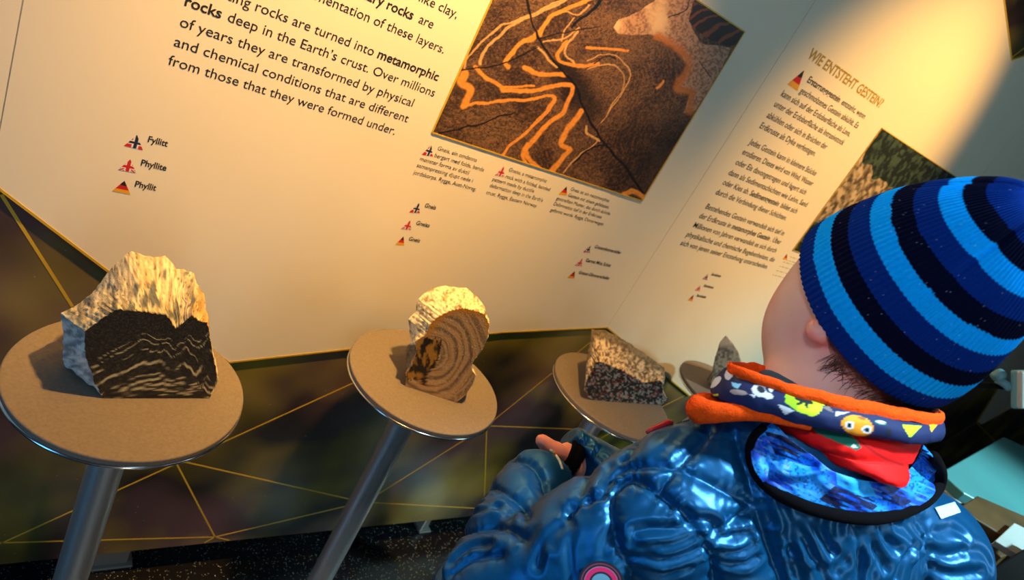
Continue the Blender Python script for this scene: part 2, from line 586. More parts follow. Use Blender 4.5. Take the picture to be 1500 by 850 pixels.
for a, b, wd in LINES:
    p = PY(*a, BY); q = PY(*b, BY)
    p = (p[0], max(p[2], BB + 0.002)); q = (q[0], max(q[2], BB + 0.002))
    V, F = strip(p, q, wd, BY - 0.0004, BY + 0.002)
    mk('gold_line', V, F, M_GOLD, base, smooth=False)
base2 = thing('faceted_wall_base', (4.0, BY, BB), 'dark wall base stretching away behind the boy on the right', 'wall cladding')
V, F = slab_xz([(2.376, BB), (7.2, BB), (7.2, 2.4), (2.376, 2.4)], BY, BY + 0.03)
mk('base_board', V, F, M_BASE, base2, smooth=False)
for a, b in [((2.6, BB), (3.4, 0.95)), ((3.4, 0.95), (4.0, BB)), ((4.0, BB), (4.52, 0.45)), ((4.52, 0.45), (5.6, 0.2))]:
    V, F = strip(a, b, 0.006, BY - 0.0004, BY + 0.002)
    mk('gold_line', V, F, M_GOLD, base2, smooth=False)
for a, b in [((2.051, CAMH + 0.40), (2.2, CAMH + 0.62))]:
    V, F = strip(a, b, 0.004, BY - 0.0004, BY + 0.002)
    mk('gold_line', V, F, M_GOLD, base, smooth=False)

# grey feet that carry the wall base
M_FOOT = material('grey_painted_steel', (0.20, 0.19, 0.17), rough=0.5, metal=0.2)


def foot(x0, x1, y0, label):
    r = thing('support_foot', ((x0 + x1) / 2, y0, 0), label, 'support foot')
    V, F = box((x0, y0, 0.004), (x1, y0 + 0.05, BB + 0.10)); bevel(mk('upright_plate', V, F, M_FOOT, r, smooth=False), 0.002)
    V, F = box((x0 - 0.006, y0 - 0.004, 0.004), (x0 - 0.001, y0 + 0.05, BB + 0.10)); bevel(mk('edge_strip', V, F, M_ALLOY, r, smooth=False), 0.001)
    V, F = box((x0 - 0.01, y0 - 0.01, 0.0), (x1 + 0.01, y0 + 0.06, 0.006)); bevel(mk('foot_plate', V, F, M_FOOT, r, smooth=False), 0.002)


f0 = PY(138, 832, BY); f1 = PY(192, 832, BY)
foot(f0[0], f1[0], BY + 0.031, 'wide grey metal foot under the wall base beside the left stand')
g0 = PY(638, 765, BY); g1 = PY(646, 765, BY)
foot(g0[0], g1[0], BY + 0.031, 'narrow pale metal foot under the wall base left of the blue sleeve')

# ------------------------------------------------------------------ printing on the panels
_font = None


WEIGHT = [0.0]


def text_geo(s, size=1.0, bold=False):
    c = bpy.data.curves.new('tmp_text', 'FONT'); c.body = s; c.size = size
    c.resolution_u = 3
    c.offset = (0.018 if bold else WEIGHT[0]) * size
    o = bpy.data.objects.new('tmp_text', c); COL.objects.link(o)
    dg = bpy.context.evaluated_depsgraph_get(); dg.update()
    me = bpy.data.meshes.new_from_object(o.evaluated_get(dg))
    V = np.zeros(len(me.vertices) * 3); me.vertices.foreach_get('co', V); V = V.reshape(-1, 3)
    F = [list(p.vertices) for p in me.polygons]
    bpy.data.objects.remove(o); bpy.data.curves.remove(c); bpy.data.meshes.remove(me)
    return V, F


_e = text_geo('E')[0]; CAPR = _e[:, 1].max()
_bar = text_geo('|')[0][:, 0].max()


def adv(s):
    return text_geo(s + '|')[0][:, 0].max() - _bar if s else 0.0


def line_geo(markup, x0, x1, z, cap):
    """one line of lettering on the panel face; *bold* runs; fitted between x0 and x1, cap height cap"""
    runs = [(t, i % 2 == 1) for i, t in enumerate(markup.split('*')) if t]
    parts = []; x = 0
    for t, b in runs:
        V, F = text_geo(t, 1.0, b)
        V = V.copy(); V[:, 0] += x; parts.append((V, F)); x += adv(t) * (1.03 if b else 1.0)
    V, F = merge(parts)
    mn, mx = V[:, 0].min(), V[:, 0].max()
    sx = (x1 - x0) / (mx - mn); sz = cap / CAPR
    P = np.stack([x0 + (V[:, 0] - mn) * sx, np.full(len(V), W - 0.0004), z + V[:, 1] * sz], 1)
    return P, F


def para(parent, name, lines, cap, mat=None):
    parts = []
    for mk_, a, b in lines:
        pa = PY(*a, W); pb = PY(*b, W)
        parts.append(line_geo(mk_, pa[0], pb[0], (pa[2] + pb[2]) / 2, cap))
    V, F = merge(parts)
    return mk(name, V, F, mat or M_INK, parent, smooth=False)


SP = np.array([(253.8, 67.5), (245.3, 94.3)]); spz = PY(*SP[0], W)[2] - PY(*SP[1], W)[2]
CAPA = spz * 0.53
X0 = PY(245.3, 94.3, W)[0]
para(PA, 'body_text', [
    ('from those that they were formed under.', (245.3, 94.3), (577.3, 197.3)),
    ('and chemical conditions that are different', (253.8, 67.5), (596.5, 178.9)),
    ('of years they are transformed by physical', (262.3, 38.5), (603.4, 156.2)),
    ("*rocks* deep in the Earth\u2019s crust. Over millions", (269.6, 7.7), (634.8, 141.8)),
], CAPA)


def rline(markup, px, z, cap):       # a line that ends at a known point, at the natural width of the type used above
    x1 = PY(*px, W)[0]
    ref = 'from those that they were formed under.'
    unit = (PY(577.3, 197.3, W)[0] - PY(245.3, 94.3, W)[0]) / text_geo(ref)[0][:, 0].max()
    return line_geo(markup, x1 - adv(markup.replace('*', '')) * unit, x1, z, cap)


z5 = PY(638.6, 117.8, W)[2]; z6 = PY(648.3, 78.2, W)[2]; z7 = PY(631, 41.4, W)[2]; z8 = PY(668, 27, W)[2]
V, F = merge([rline('Existing rocks are turned into *metamorphic*', (640.5, 118), z5, CAPA)])
mk('body_text', V, F, M_INK, PA, smooth=False)
V, F = merge([rline('by cementation of these layers.', (649, 78), z6, CAPA), rline('*sedimentary rocks* are', (633, 41), z7, CAPA), rline('sediments like clay,', (668.5, 26), z8, CAPA)])
mk('body_text', V, F, M_INK, PA, smooth=False)

capC = (PY(640, 220, W)[2] - PY(635.6, 230.3, W)[2]) * 0.56
para(PA, 'caption', [('Gneis, ein omdanna', (640, 220.2), (697.7, 236.7)), ('bergart med folda, banda', (635.6, 230.3), (708, 251)),
                     ('m\u00f8nster forma av duktil', (614.4, 235), (686, 255.6)), ('samanpressing djupt nede i', (609.8, 244.5), (691.3, 267.3)),
                     ('jordskorpa. Rygge, Aust-Noreg.', (604.6, 255), (696.5, 279.7))], capC)
para(PA, 'caption', [('Gneiss, a metamorphic', (744.3, 251.2), (800, 267.3)), ('rock with a folded, banded', (739.7, 260.8), (804.6, 279.7)),
                     ('pattern made by ductile', (720.5, 264.7), (781.3, 282.3)), ("deformation deep in the Earth\u2019s", (716.4, 274.3), (794.3, 295.2)),
                     ('crust. Rygge, Eastern Norway.', (711.5, 284), (785.7, 304))], capC)
para(PA, 'caption', [('Gneis ist ein metamorphes', (835, 279), (891.3, 296.3)), ('Gestein mit einem gefalteten,', (831, 288), (891.3, 305.6)),
                     ('gestreiften Muster, das durch duktile', (814.2, 292.4), (892.6, 315.2)), ('Deformation tief in der Erdkruste', (810.3, 300.4), (880.2, 320.3)),
                     ('geformt wurde. Rygge, Ostnorwegen.', (805, 310), (884, 330))], capC)
capL = capC * 1.08
for s, a, b in [('Gneis', (621.4, 303.5), (637.5, 306.9)), ('Gneiss', (608.5, 329.4), (628.4, 332.8)), ('Gneis', (598, 352.2), (614.2, 355.3)),
                ('Granatglimmerskifer', (870, 363.6), (908.7, 372.1)), ('Garnet Mica Schist', (857, 383.2), (893.7, 391)), ('Granat-Glimmerschiefer', (846.6, 401.3), (891.9, 409.6)),
                ('Fyllitt', (216, 208.2), (244.8, 214.6)), ('Phyllite', (205.7, 242.5), (243, 250)), ('Phyllit', (197, 273.4), (227.9, 279.2))]:
    para(PA, 'rock_name', [('*' + s + '*', a, b)], capL * (1.15 if s[0] in 'FP' else 1.0))
para(PA, 'credit_line', [('................................................', (893, 285), (938, 298))], capC * 0.9)

WEIGHT[0] = 0.006
capB = (PY(1143.6, 139.5, W)[2] - PY(1133, 155.4, W)[2]) * 0.53
para(PB, 'heading', [('*WIE ENTSTEHT GESTEIN?*', (1182, 83.5), (1287.5, 158.5))], PY(1188, 67.6, W)[2] - PY(1182, 83.5, W)[2], M_GOLDINK)
para(PB, 'body_text', [('*Erstarrungsgestein* entsteht, wenn', (1181.8, 119.6), (1264.4, 174.7)), ('geschmolzenes Gestein abk\u00fchlt. Es', (1170.2, 135.8), (1255, 188)),
                       ('kann sich auf der Erdoberfl\u00e4che als Lava,', (1143.6, 139.5), (1243, 200.7)), ('unter der Erdoberfl\u00e4che als Intrusivstock', (1133, 155.4), (1233.8, 213)),
                       ('abk\u00fchlen oder sich in Br\u00fcchen der', (1122, 171.6), (1209, 219)), ('Erdkruste als Dyke verfestigen.', (1112, 187), (1192.5, 229))], capB)
para(PB, 'body_text', [('Jedes Gestein kann in kleinere St\u00fccke', (1095.6, 211.4), (1194, 257)), ('erodieren. Dieses wird von Wind, Wasser', (1085.5, 226.7), (1189.5, 271.6)),
                       ('oder Eis davongetragen und lagert sich', (1076, 241), (1178.8, 284.8)), ('dann als Sedimentschichten wie Lehm, Sand', (1066, 255.7), (1180.3, 303)),
                       ('oder Kies ab. *Sedimentgestein* bildet sich', (1057, 271), (1166, 312)), ('durch die Verbindung dieser Schichten.', (1047, 284.8), (1150.6, 322.4))], capB)
para(PB, 'body_text', [('Bestehendes Gestein verwandelt sich tief in', (1032, 306.4), (1147, 344.4)), ('der Erdkruste in *metamorphes Gestein*. \u00dcber', (1023, 319), (1142, 358)),
                       ('Millionen von Jahren verwandelt es sich durch', (1014.6, 332.5), (1135, 370.5)), ('physikalische und chemische Begebenheiten, die', (1004, 346.6), (1133, 383.5)),
                       ('sich von jenen seiner Entstehung unterscheiden.', (995.5, 359), (1123, 393.8))], capB)
# small unreadable caption beside the second picture: rows of ink dashes
capS = capC * 0.75
rows = []
for r in range(6):
    a = np.array((1157, 376.5)) + r * np.array((-5.2, 5.6)) if r < 2 else np.array((1146.5, 384.5)) + (r - 2) * np.array((-5.0, 6.2))
    b = a + np.array((22 if r else 16, 7.5))
    rows.append(('- -- --- -- ---' if r % 2 else '-- --- - --- --', tuple(a), tuple(b)))
para(PB, 'caption', rows, capS * 1.6)
for s, a, b in [('Sandstein', (1041, 403.5), (1055, 406)), ('Sandstone', (1030, 420), (1044, 423)), ('Sandstein', (1019.5, 434.5), (1033, 437))]:
    para(PB, 'rock_name', [('*' + s + '*', a, b)], capL)


def flag(parent, kind, px):
    A, B, C = [PY(*p, W) for p in px]          # apex, lower left, lower right
    n = 30; V = []; rows_ = []
    for i in range(n + 1):
        row = []
        for j in range(i + 1):
            l = B * 0 + A + (B - A) * (i / n); r_ = A + (C - A) * (i / n)
            V.append(l + (r_ - l) * (j / i if i else 0)); row.append(len(V) - 1)
        rows_.append(row)
    F = []
    for i in range(n):
        for j in range(i + 1):
            F.append([rows_[i][j], rows_[i + 1][j], rows_[i + 1][j + 1]])
            if j < i: F.append([rows_[i][j], rows_[i + 1][j + 1], rows_[i][j + 1]])
    V = np.array(V); V[:, 1] = W - 0.0004
    x = (V[:, 0] - B[0]) / (C[0] - B[0]); z = (V[:, 2] - (B[2] + C[2]) / 2) / (A[2] - (B[2] + C[2]) / 2)
    red = np.array((0.55, 0.012, 0.015)); white = np.array((0.75, 0.75, 0.72)); blue = np.array((0.008, 0.012, 0.06)); black = np.array((0.012, 0.01, 0.01)); gold = np.array((0.75, 0.36, 0.02))
    c = np.tile(red, (len(V), 1))
    if kind == 'D':
        c[z > 0.60] = black; c[z < 0.28] = gold
    elif kind == 'N':
        xc = np.abs(x - 0.55); zc = np.abs(z - 0.40)
        c[(xc < 0.17) | (zc < 0.16)] = white; c[(xc < 0.09) | (zc < 0.085)] = blue
    else:
        c[:] = blue
        dd = np.minimum(np.abs((x - 0.5) * 0.9 - (z - 0.38)), np.abs((x - 0.5) * 0.9 + (z - 0.38)))
        c[dd < 0.14] = white; c[dd < 0.07] = red
        xc = np.abs(x - 0.5); zc = np.abs(z - 0.38)
        c[(xc < 0.17) | (zc < 0.16)] = white; c[(xc < 0.10) | (zc < 0.095)] = red
    mk('flag_triangle', V, F, M_PRINT, parent, smooth=False, col=c)


for kd, px in [('N', ((200.8, 197.6), (181.3, 213.6), (209.3, 220))), ('U', ((191, 233.3), (172.6, 248.7), (199.4, 253.7))), ('D', ((182.5, 264.7), (163.8, 279.8), (191, 285))),
               ('N', ((631.8, 211.4), (617.5, 226.7), (633.8, 229.2))), ('U', ((737.9, 244), (724.4, 257), (738.4, 259))), ('D', ((830, 273.2), (817.6, 284.9), (830, 286.4))),
               ('N', ((613.9, 297.3), (598.9, 311.3), (614.7, 312))), ('U', ((600.7, 323), (587, 335.4), (602.5, 337.2))), ('D', ((591.1, 346.2), (578.7, 358.4), (592, 359.7))),
               ('N', ((865, 358.9), (853.8, 369.5), (864, 370.5))), ('U', ((853, 378.6), (841.4, 389), (852.3, 390.2))), ('D', ((842, 397.2), (830.5, 407), (841.4, 408)))]:
    flag(PA, kd, px)
for kd, px in [('D', ((1178, 102.8), (1153.4, 123.3), (1168, 133.4))), ('D', ((1153, 372), (1146, 380), (1152.5, 381))),
               ('N', ((1037, 401), (1028.5, 409), (1036, 410.5))), ('U', ((1026, 417.5), (1017.5, 425.5), (1025, 427))), ('D', ((1016, 432), (1007, 440), (1014, 441.5)))]:
    flag(PB, kd, px)


def picture(parent, name, x0, x1, z0, z1, nx, nz, paint):
    X, Z = np.meshgrid(np.linspace(x0, x1, nx), np.linspace(z0, z1, nz))
    V = np.stack([X.ravel(), np.full(X.size, W - 0.0012), Z.ravel()], 1)
    c = paint(V, proj(V))
    o = mk(name, V, grid_faces(nx, nz), M_PRINT, parent, smooth=False, col=c)
    for (a, b) in (((x0, z0), (x1, z0)), ((x0, z1), (x1, z1)), ((x0, z0), (x0, z1)), ((x1, z0), (x1, z1))):
        Vs, Fs = strip(a, b, 0.0022, W - 0.002, W + 0.001)
        mk('gold_border', Vs, Fs, M_GOLD, parent, smooth=False)
    return o


def cp(*pts):                         # points read in an enlargement of the gneiss picture
    return smoothline([(600 + x * 0.37654, y * 0.37654) for x, y in pts], 5)


def paint_gneiss(V, P):
    n = len(P)
    wob = np.stack([fbm(np.c_[P * 0.06, np.zeros(n)], 1, 3) - 0.5, fbm(np.c_[P * 0.06, np.full(n, 9.)], 1, 3) - 0.5], 1)
    Q = P + wob * 7
    f1 = fbm(np.c_[P * 0.03, np.zeros(n)], 1, 4); f2 = fbm(np.c_[P * 0.45, np.full(n, 3.)], 1, 3); f3 = fbm(np.c_[P * 0.9, np.full(n, 5.)], 1, 2)
    c = mixc(lin(58, 40, 32), lin(124, 92, 66), sstep(0.3, 0.72, f1 * 0.6 + f2 * 0.5))
    c = mixc(c, lin(24, 16, 14), sstep(0.50, 0.72, f3) * 0.85)
    # fold swirl: thin layering lines around the fold core
    core = cp((520, 100), (560, 170), (640, 260), (760, 270), (840, 260), (860, 310), (800, 400), (740, 500), (720, 560))
    dc = dline(Q, core)
    side = np.sin(dc * 0.95 + fbm(np.c_[P * 0.025, np.full(n, 1.)], 1, 4) * 26)
    reg = sstep(300, 60, dc) * (P[:, 0] > 770)
    c = mixc(c, lin(150, 100, 58), np.clip(side - 0.6, 0, 1) * 1.3 * reg * np.clip(f2 * 2.2 - 0.5, 0, 1))
    lay = np.sin((P[:, 1] - 0.35 * P[:, 0]) * 0.62 + wob[:, 0] * 26)
    c = mixc(c, lin(34, 22, 16), np.clip(lay - 0.3, 0, 1) * 0.8 * (P[:, 0] < 800))
    c = mixc(c, lin(30, 17, 12), sstep(30, -20, dline(Q, cp((1000, 560), (900, 640), (820, 700)))) * 0.5)
    dark = sstep(0, 1, (P[:, 0] - 840) / 160) * sstep(120, 240, P[:, 1])
    c = mixc(c, lin(30, 18, 14), dark * 0.75)
    c = mixc(c, lin(20, 14, 12), sstep(38, 8, dline(Q, cp((600, 290), (660, 360), (690, 420)))) * 0.8)
    # pale pegmatite
    pale = [(600 + x * 0.37654, y * 0.37654) for x, y in [(795, 110), (815, 78), (900, 40), (975, -10), (1115, -10), (1085, 75), (1130, 165), (1250, 190), (1200, 300), (1110, 435), (1065, 445), (1090, 365), (1030, 352), (1085, 260), (1040, 185), (960, 135), (810, 132)]]
    ip = inpoly(Q, pale)
    pc = mixc(lin(196, 150, 118), lin(140, 98, 76), sstep(0.35, 0.7, f2)); pc = mixc(pc, lin(228, 190, 150), sstep(0.5, 0.75, f1) * (P[:, 1] < 60))
    c[ip] = pc[ip]
    rim = dline(Q, cp((965, 138), (1050, 190), (1085, 255), (1040, 340), (1095, 365), (1090, 440)))
    c = mixc(c, lin(190, 112, 42), sstep(9, 2, rim) * (0.45 + f2 * 0.8))
    tr = [(600 + x * 0.37654, y * 0.37654) for x, y in [(1115, 10), (1320, 130), (1250, 192), (1180, 160), (1130, 130), (1085, 80)]]
    it = inpoly(Q, tr)
    c[it] = mixc(lin(46, 24, 22), lin(128, 66, 30), sstep(0.4, 0.9, np.sin(P[:, 1] * 0.35 + P[:, 0] * 0.12 + f1 * 9)))[it]
    orange = np.array(lin(226, 148, 60)); thin = np.array(lin(206, 160, 104))
    bands = [(((690, 235), (760, 215), (830, 235), (860, 290), (820, 370), (770, 440)), 1.2, 1), (((700, 270), (780, 250), (830, 280), (830, 340), (790, 400), (745, 480)), 1.1, 1), (((560, 60), (600, 40), (660, 60), (700, 20)), 1.6, 1), (((640, 70), (600, 120), (590, 160)), 1.4, 1), (((215, 270), (240, 210), (345, 110), (440, 70), (540, 20), (600, -8)), 2.0, 1), (((275, 252), (300, 190), (380, 110), (470, 62), (560, 22), (610, -8)), 2.8, 1),
             (((505, 140), (520, 105), (560, 55), (640, 22), (720, -10)), 4.2, 0), (((380, 262), (372, 238), (430, 172), (480, 152), (500, 130)), 4.6, 0),
             (((258, 265), (300, 310), (350, 330), (368, 352), (480, 350), (600, 332), (632, 345), (600, 430), (540, 480), (470, 560), (452, 595), (500, 650)), 4.4, 0),
             (((365, 338), (400, 340), (480, 330)), 2.5, 0), (((445, 260), (510, 288), (600, 292)), 5.0, 0), (((215, 285), (200, 325), (232, 350), (212, 415)), 7.5, 0),
             (((205, 415), (300, 398), (440, 388), (552, 375), (545, 420), (480, 490), (400, 560), (360, 602)), 3.2, 0), (((668, 432), (620, 500), (592, 560), (625, 585), (590, 620), (555, 662)), 5.4, 0),
             (((608, 165), (575, 205), (590, 240), (680, 256), (735, 250)), 3.6, 0), (((655, 125), (620, 165), (600, 205), (640, 245)), 2.2, 1),
             (((690, 185), (760, 188), (850, 196)), 3.0, 0), (((470, 660), (440, 600), (460, 560)), 3.6, 0), (((690, 490), (690, 520), (740, 545)), 2.6, 1), (((830, 755), (870, 745), (910, 772)), 5.0, 0),
             (((600, 670), (660, 610), (720, 560), (735, 540)), 1.3, 1), (((960, 340), (985, 318)), 2.5, 0), (((500, 180), (540, 235), (570, 262)), 2.4, 1), (((520, 160), (600, 150), (660, 110)), 1.6, 1)]
    for pts, wd, kd in bands:
        d = dline(Q, cp(*pts))
        c = mixc(c, thin if kd else orange, sstep(wd * 0.95, wd * 0.45, d) * (0.55 + 0.75 * f2))
    for pts, wd in [(((450, -10), (500, 140), (560, 240), (640, 330), (690, 440), (750, 540), (830, 640), (905, 752)), 2.4), (((200, 275), (270, 268), (380, 240), (500, 180)), 1.4),
                    (((100, 520), (250, 490), (400, 440)), 1.6), (((500, 150), (600, 130), (740, 100)), 1.2), (((630, 105), (700, 50), (750, 0)), 3.0), (((720, 250), (760, 225), (800, 232)), 1.2),
                    (((1090, 0), (1075, 40), (1010, 70)), 1.2), (((1130, 240), (1170, 300)), 1.2), (((640, 640), (700, 580), (760, 560)), 1.5)]:
        d = dline(Q, cp(*pts))
        c = mixc(c, lin(12, 8, 7), sstep(wd, wd * 0.4, d))
    return c


picture(PA, 'gneiss_picture', 0.560, 1.0835, CAMH - 0.268, CAMH + 0.104, 430, 306, paint_gneiss)


def paint_gravel(V, P):
    n = len(P)
    x = (V[:, 0] - 1.712) / 0.523; z = (V[:, 2] - (CAMH - 0.268)) / 0.364
    g = fbm(V, 90, 3); g2 = fbm(V, 14, 3)
    c = mixc(lin(84, 72, 60), lin(186, 168, 140), sstep(0.3, 0.72, g))
    lay = np.sin((z * 0.8 + x * 1.1) * 42 + g2 * 7)
    c = mixc(c, lin(52, 50, 42), np.clip(lay, 0, 1) * 0.55)
    top = z + 0.12 * (g2 - 0.5) * 4 > 0.83 - 0.32 * x + 0.0
    c[top] = mixc(lin(26, 36, 36), lin(60, 80, 70), sstep(0.4, 0.7, g))[top]
    low = z < 0.22 + 0.2 * (g2 - 0.5)
    c[low] = mixc(lin(22, 30, 16), lin(84, 92, 50), sstep(0.45, 0.75, g))[low]
    return c


picture(PB, 'gravel_cliff_picture', 1.712, 2.235, CAMH - 0.268, CAMH + 0.096, 300, 210, paint_gravel)

# ------------------------------------------------------------------ display stands
M_STONE = material('warm_grey_stone', (0.185, 0.148, 0.114), rough=0.75, noise=(260, 0.14), bump=(500, 0.15, 0.001))
PLATES = [((0.30 * .63, 1.16 * .63), 0.1355, 'large round stone topped stand at far left under the dark folded rock'),
          ((1.02 * .63, 1.22 * .63), 0.1360, 'second stand from the left, carrying the curved banded rock'),
          ((1.75 * .63, 1.19 * .63), 0.1380, 'third stand from the left, carrying the speckled grey wedge rock'),
          ((2.47 * .63, 1.22 * .63), 0.1355, 'farthest stand, half hidden by the orange and navy neck warmer')]
for (cx, cy), r, lab in PLATES:
    t = thing('display_stand', (cx, cy, 0), lab, 'display stand', 'stone topped stands along the wall')
    V, F = lathe([(r - 0.010, PLATE - 0.0085), (r - 0.001, PLATE - 0.0085), (r, PLATE - 0.007), (r, PLATE - 0.0018), (r - 0.0006, PLATE - 0.0006), (r - 0.002, PLATE)], (cx, cy))
    mk('stone_top', V, F, M_STONE, t, smooth=False).modifiers.new('es', 'EDGE_SPLIT').split_angle = math.radians(40)
    V, F = lathe([(r - 0.02, PLATE - 0.0125), (r - 0.0005, PLATE - 0.0125), (r + 0.0012, PLATE - 0.0115), (r + 0.0012, PLATE - 0.0092), (r - 0.002, PLATE - 0.0086), (r - 0.02, PLATE - 0.0086)], (cx, cy))
    mk('metal_rim', V, F, M_CHROME, t)
    V, F = lathe([(0.0225, 0.012), (0.0225, PLATE - 0.0124)], (cx, cy), 48)
    mk('pole', V, F, M_STEEL, t).modifiers.new('es', 'EDGE_SPLIT')
    V, F = lathe([(0.06, PLATE - 0.020), (0.062, PLATE - 0.018), (0.062, PLATE - 0.0125)], (cx, cy), 48)
    mk('mounting_flange', V, F, M_STEEL, t, smooth=False)
    V, F = lathe([(0.10, 0.0), (0.10, 0.009), (0.097, 0.012), (0.0, 0.0121)][:3] + [(0.02, 0.0125)], (cx, cy), 64)
    mk('floor_plate', V, F, M_STEEL, t, smooth=False)

# ------------------------------------------------------------------ rocks


def rock(name, label, keys, base, tint, back=0.55, nz=0.0035, lean=0.0, jit=1.3, nsub=16, mid=24):
    """a hand specimen: sawn or broken front face, outline of its far ridge, tapering back; stands on its plate"""
    (u0, v0), (u1, v1) = base
    B0 = PZ(u0, v0, PLATE); B1 = PZ(u1, v1, PLATE)
    e = B1 - B0; e[2] = 0; e /= np.linalg.norm(e)
    nrm = np.array([e[1], -e[0], 0.0])
    if nrm @ (CAM - B0) < 0: nrm = -nrm
    back_dir = -nrm
    nl = nrm + np.array([0, 0, lean]); nl /= np.linalg.norm(nl)

    def hit(px, d):
        r = ray(*px); o = B0 + back_dir * d
        return CAM + r * (((o - CAM) @ nl) / (r @ nl))
    fr = []; sl = []; pf = []
    K = len(keys)
    for i in range(K):
        a = keys[i]; b = keys[(i + 1) % K]
        for s in range(nsub):
            t = s / nsub
            pu = [(1 - t) * a[0][k] + t * b[0][k] for k in (0, 1)]; qu = [(1 - t) * a[1][k] + t * b[1][k] for k in (0, 1)]
            d = (1 - t) * a[2] + t * b[2]
            if pu[1] < base[0][1] - 6 and i < K - 1:          # ragged broken edge
                h = vnoise(np.array([[i * 3.1 + s * 0.55, 2.2, 5.0], [i * 3.1 + s * 0.55, 8.2, 1.0]])) - 0.5
                pu = [pu[0] + 2 * jit * h[0], pu[1] + 2.4 * jit * h[1]]
            pf.append(pu); fr.append(hit(pu, 0.0)); sl.append(hit(qu, max(d, 0.012)))
    fr = np.array(fr); sl = np.array(sl); pf = np.array(pf)
    fr[:, 2] = np.maximum(fr[:, 2], PLATE + 0.0006); sl[:, 2] = np.maximum(sl[:, 2], PLATE + 0.0006)
    n = len(fr)
    cf = fr.mean(0); cs = sl.mean(0)
    dm = max(k[2] for k in keys)
    bk = cs + (sl - cs) * back + back_dir * (dm * 0.45)
    bk[:, 2] = np.maximum(np.where(sl[:, 2] < PLATE + 0.004, PLATE + 0.0006, bk[:, 2]), PLATE + 0.0006)
    rings = []; face = []
    NF = 46
    for i in range(NF):                                   # front face, centre to rim
        t = (i + 0.6) / (NF - 0.4); rings.append(cf + (fr - cf) * t); face.append(np.zeros(n))
    for i in range(1, mid + 1):
        t = i / mid; rings.append(fr + (sl - fr) * t + back_dir * 0.004 * math.sin(math.pi * t) * 0); face.append(np.full(n, t))
    for i in range(1, 11):
        t = i / 10; rings.append(sl + (bk - sl) * math.sin(t * math.pi / 2) ** 0.9); face.append(np.full(n, 1 + t))
    V = np.vstack(rings); fa = np.concatenate(face)
    cen = V.mean(0)
    nd = (V - cen); nd /= np.linalg.norm(nd, axis=1)[:, None]
    amp = np.where(fa > 0, nz * np.clip(fa * 6, 0, 1), nz * 0.10)
    dsp = (fbm(V, 55, 4) - 0.5) * 2 + 0.6 * (fbm(V, 210, 3) - 0.5)
    V2 = V + nd * (dsp * amp)[:, None]
    V2[:, 2] = np.maximum(V2[:, 2], PLATE + 0.0006)
    F = []
    R_ = len(rings)
    for i in range(R_ - 1):
        for j in range(n):
            F.append([i * n + j, i * n + (j + 1) % n, (i + 1) * n + (j + 1) % n, (i + 1) * n + j])
    V2 = np.vstack([V2, [cf], [bk.mean(0)]]); a = len(V2) - 2
    for j in range(n):
        F.append([a, (j + 1) % n, j]); F.append([a + 1, (R_ - 1) * n + j, (R_ - 1) * n + (j + 1) % n])
    fa = np.r_[fa, 0, 2]
    c = tint(V2, proj(V2), fa)
    foot_ = V2[np.argmin(V2[:, 2])]
    o = mk(name, V2, F, None, smooth=True, col=c, loc=(cf[0], cf[1], PLATE), mats=[M_ROCK])
    bm = bmesh.new(); bm.from_mesh(o.data); bmesh.ops.recalc_face_normals(bm, faces=bm.faces); bm.to_mesh(o.data); bm.free()
    es = o.modifiers.new('es', 'EDGE_SPLIT'); es.split_angle = math.radians(38)
    return tag(o, label, 'rock', 'rock specimens on the stands')


M_ROCK = material('rock_surface', attr=True, rough=0.62, bump=(420, 0.55, 0.0015), noise=(900, 0.16))


def tint_phyllite(V, P, fa):
    n = len(P); Z = np.zeros(n)
    x, y = P[:, 0], P[:, 1]
    f1 = fbm(np.c_[x * 0.02, y * 0.02, Z], 1, 4); f2 = fbm(np.c_[x * 0.35, y * 0.06, Z], 1, 4); f3 = fbm(np.c_[x * 0.5, y * 0.5, Z], 1, 3)
    top = mixc(lin(150, 138, 112), lin(228, 214, 176), sstep(0.32, 0.68, f2 * 0.7 + f3 * 0.3))
    top = mixc(top, lin(188, 140, 44), sstep(0.42, 0.62, f1) * sstep(180, 250, x) * 0.8)
    top = mixc(top, lin(92, 98, 98), sstep(0.60, 0.72, fbm(np.c_[x * 0.12, y * 0.05, Z + 4], 1, 3)))
    top = mixc(top, lin(70, 60, 44), sstep(0.62, 0.78, f3))
    left = mixc(lin(120, 132, 136), lin(214, 220, 214), sstep(0.3, 0.7, fbm(np.c_[x * 0.12, y * 0.3, Z], 1, 4)))
    lf = sstep(470, 500, y + (125 - x) * 0.9) * (x < 160)
    top = mixc(top, left, lf)
    # front: dark sawn face, chevron folds
    wav = np.abs(((x - 150 + 22 * (f1 - 0.5)) / 17.0 + 0.25 * (y - 520) / 20) % 2 - 1) * 13 + np.abs(((x + y * 0.3) / 7.0) % 2 - 1) * 3
    slope = np.where(x < 215, (215 - x) * 0.55, 0)
    s = y - wav * np.clip((x - 190) / 60, 0.15, 1) - slope + 26 * (f1 - 0.5)
    ln = 0
    for off, wd in ((531, 2.6), (548, 1.7), (557, 2.6), (566, 2.2), (573, 1.4), (512, 1.2), (500, 1.0), (492, 0.9)):
        ln = np.maximum(ln, sstep(wd, wd * 0.3, np.abs(s - off + 5)) * sstep(0.30, 0.55, fbm(np.c_[x * 0.05, y * 0.05, Z + off], 1, 3)))
    fr = mixc(lin(13, 12, 9), lin(44, 38, 26), sstep(0.4, 0.72, f3))
    fine = np.clip(np.sin(s * 1.1 + f2 * 6) - 0.55, 0, 1)
    fr = mixc(fr, lin(96, 82, 52), fine * 0.6 * sstep(0.35, 0.65, f3))
    fr = mixc(fr, lin(214, 192, 140), ln * 0.85)
    isf = fa <= 0.04
    # broken upper edge of the dark face
    return np.where(isf[:, None], fr, top)


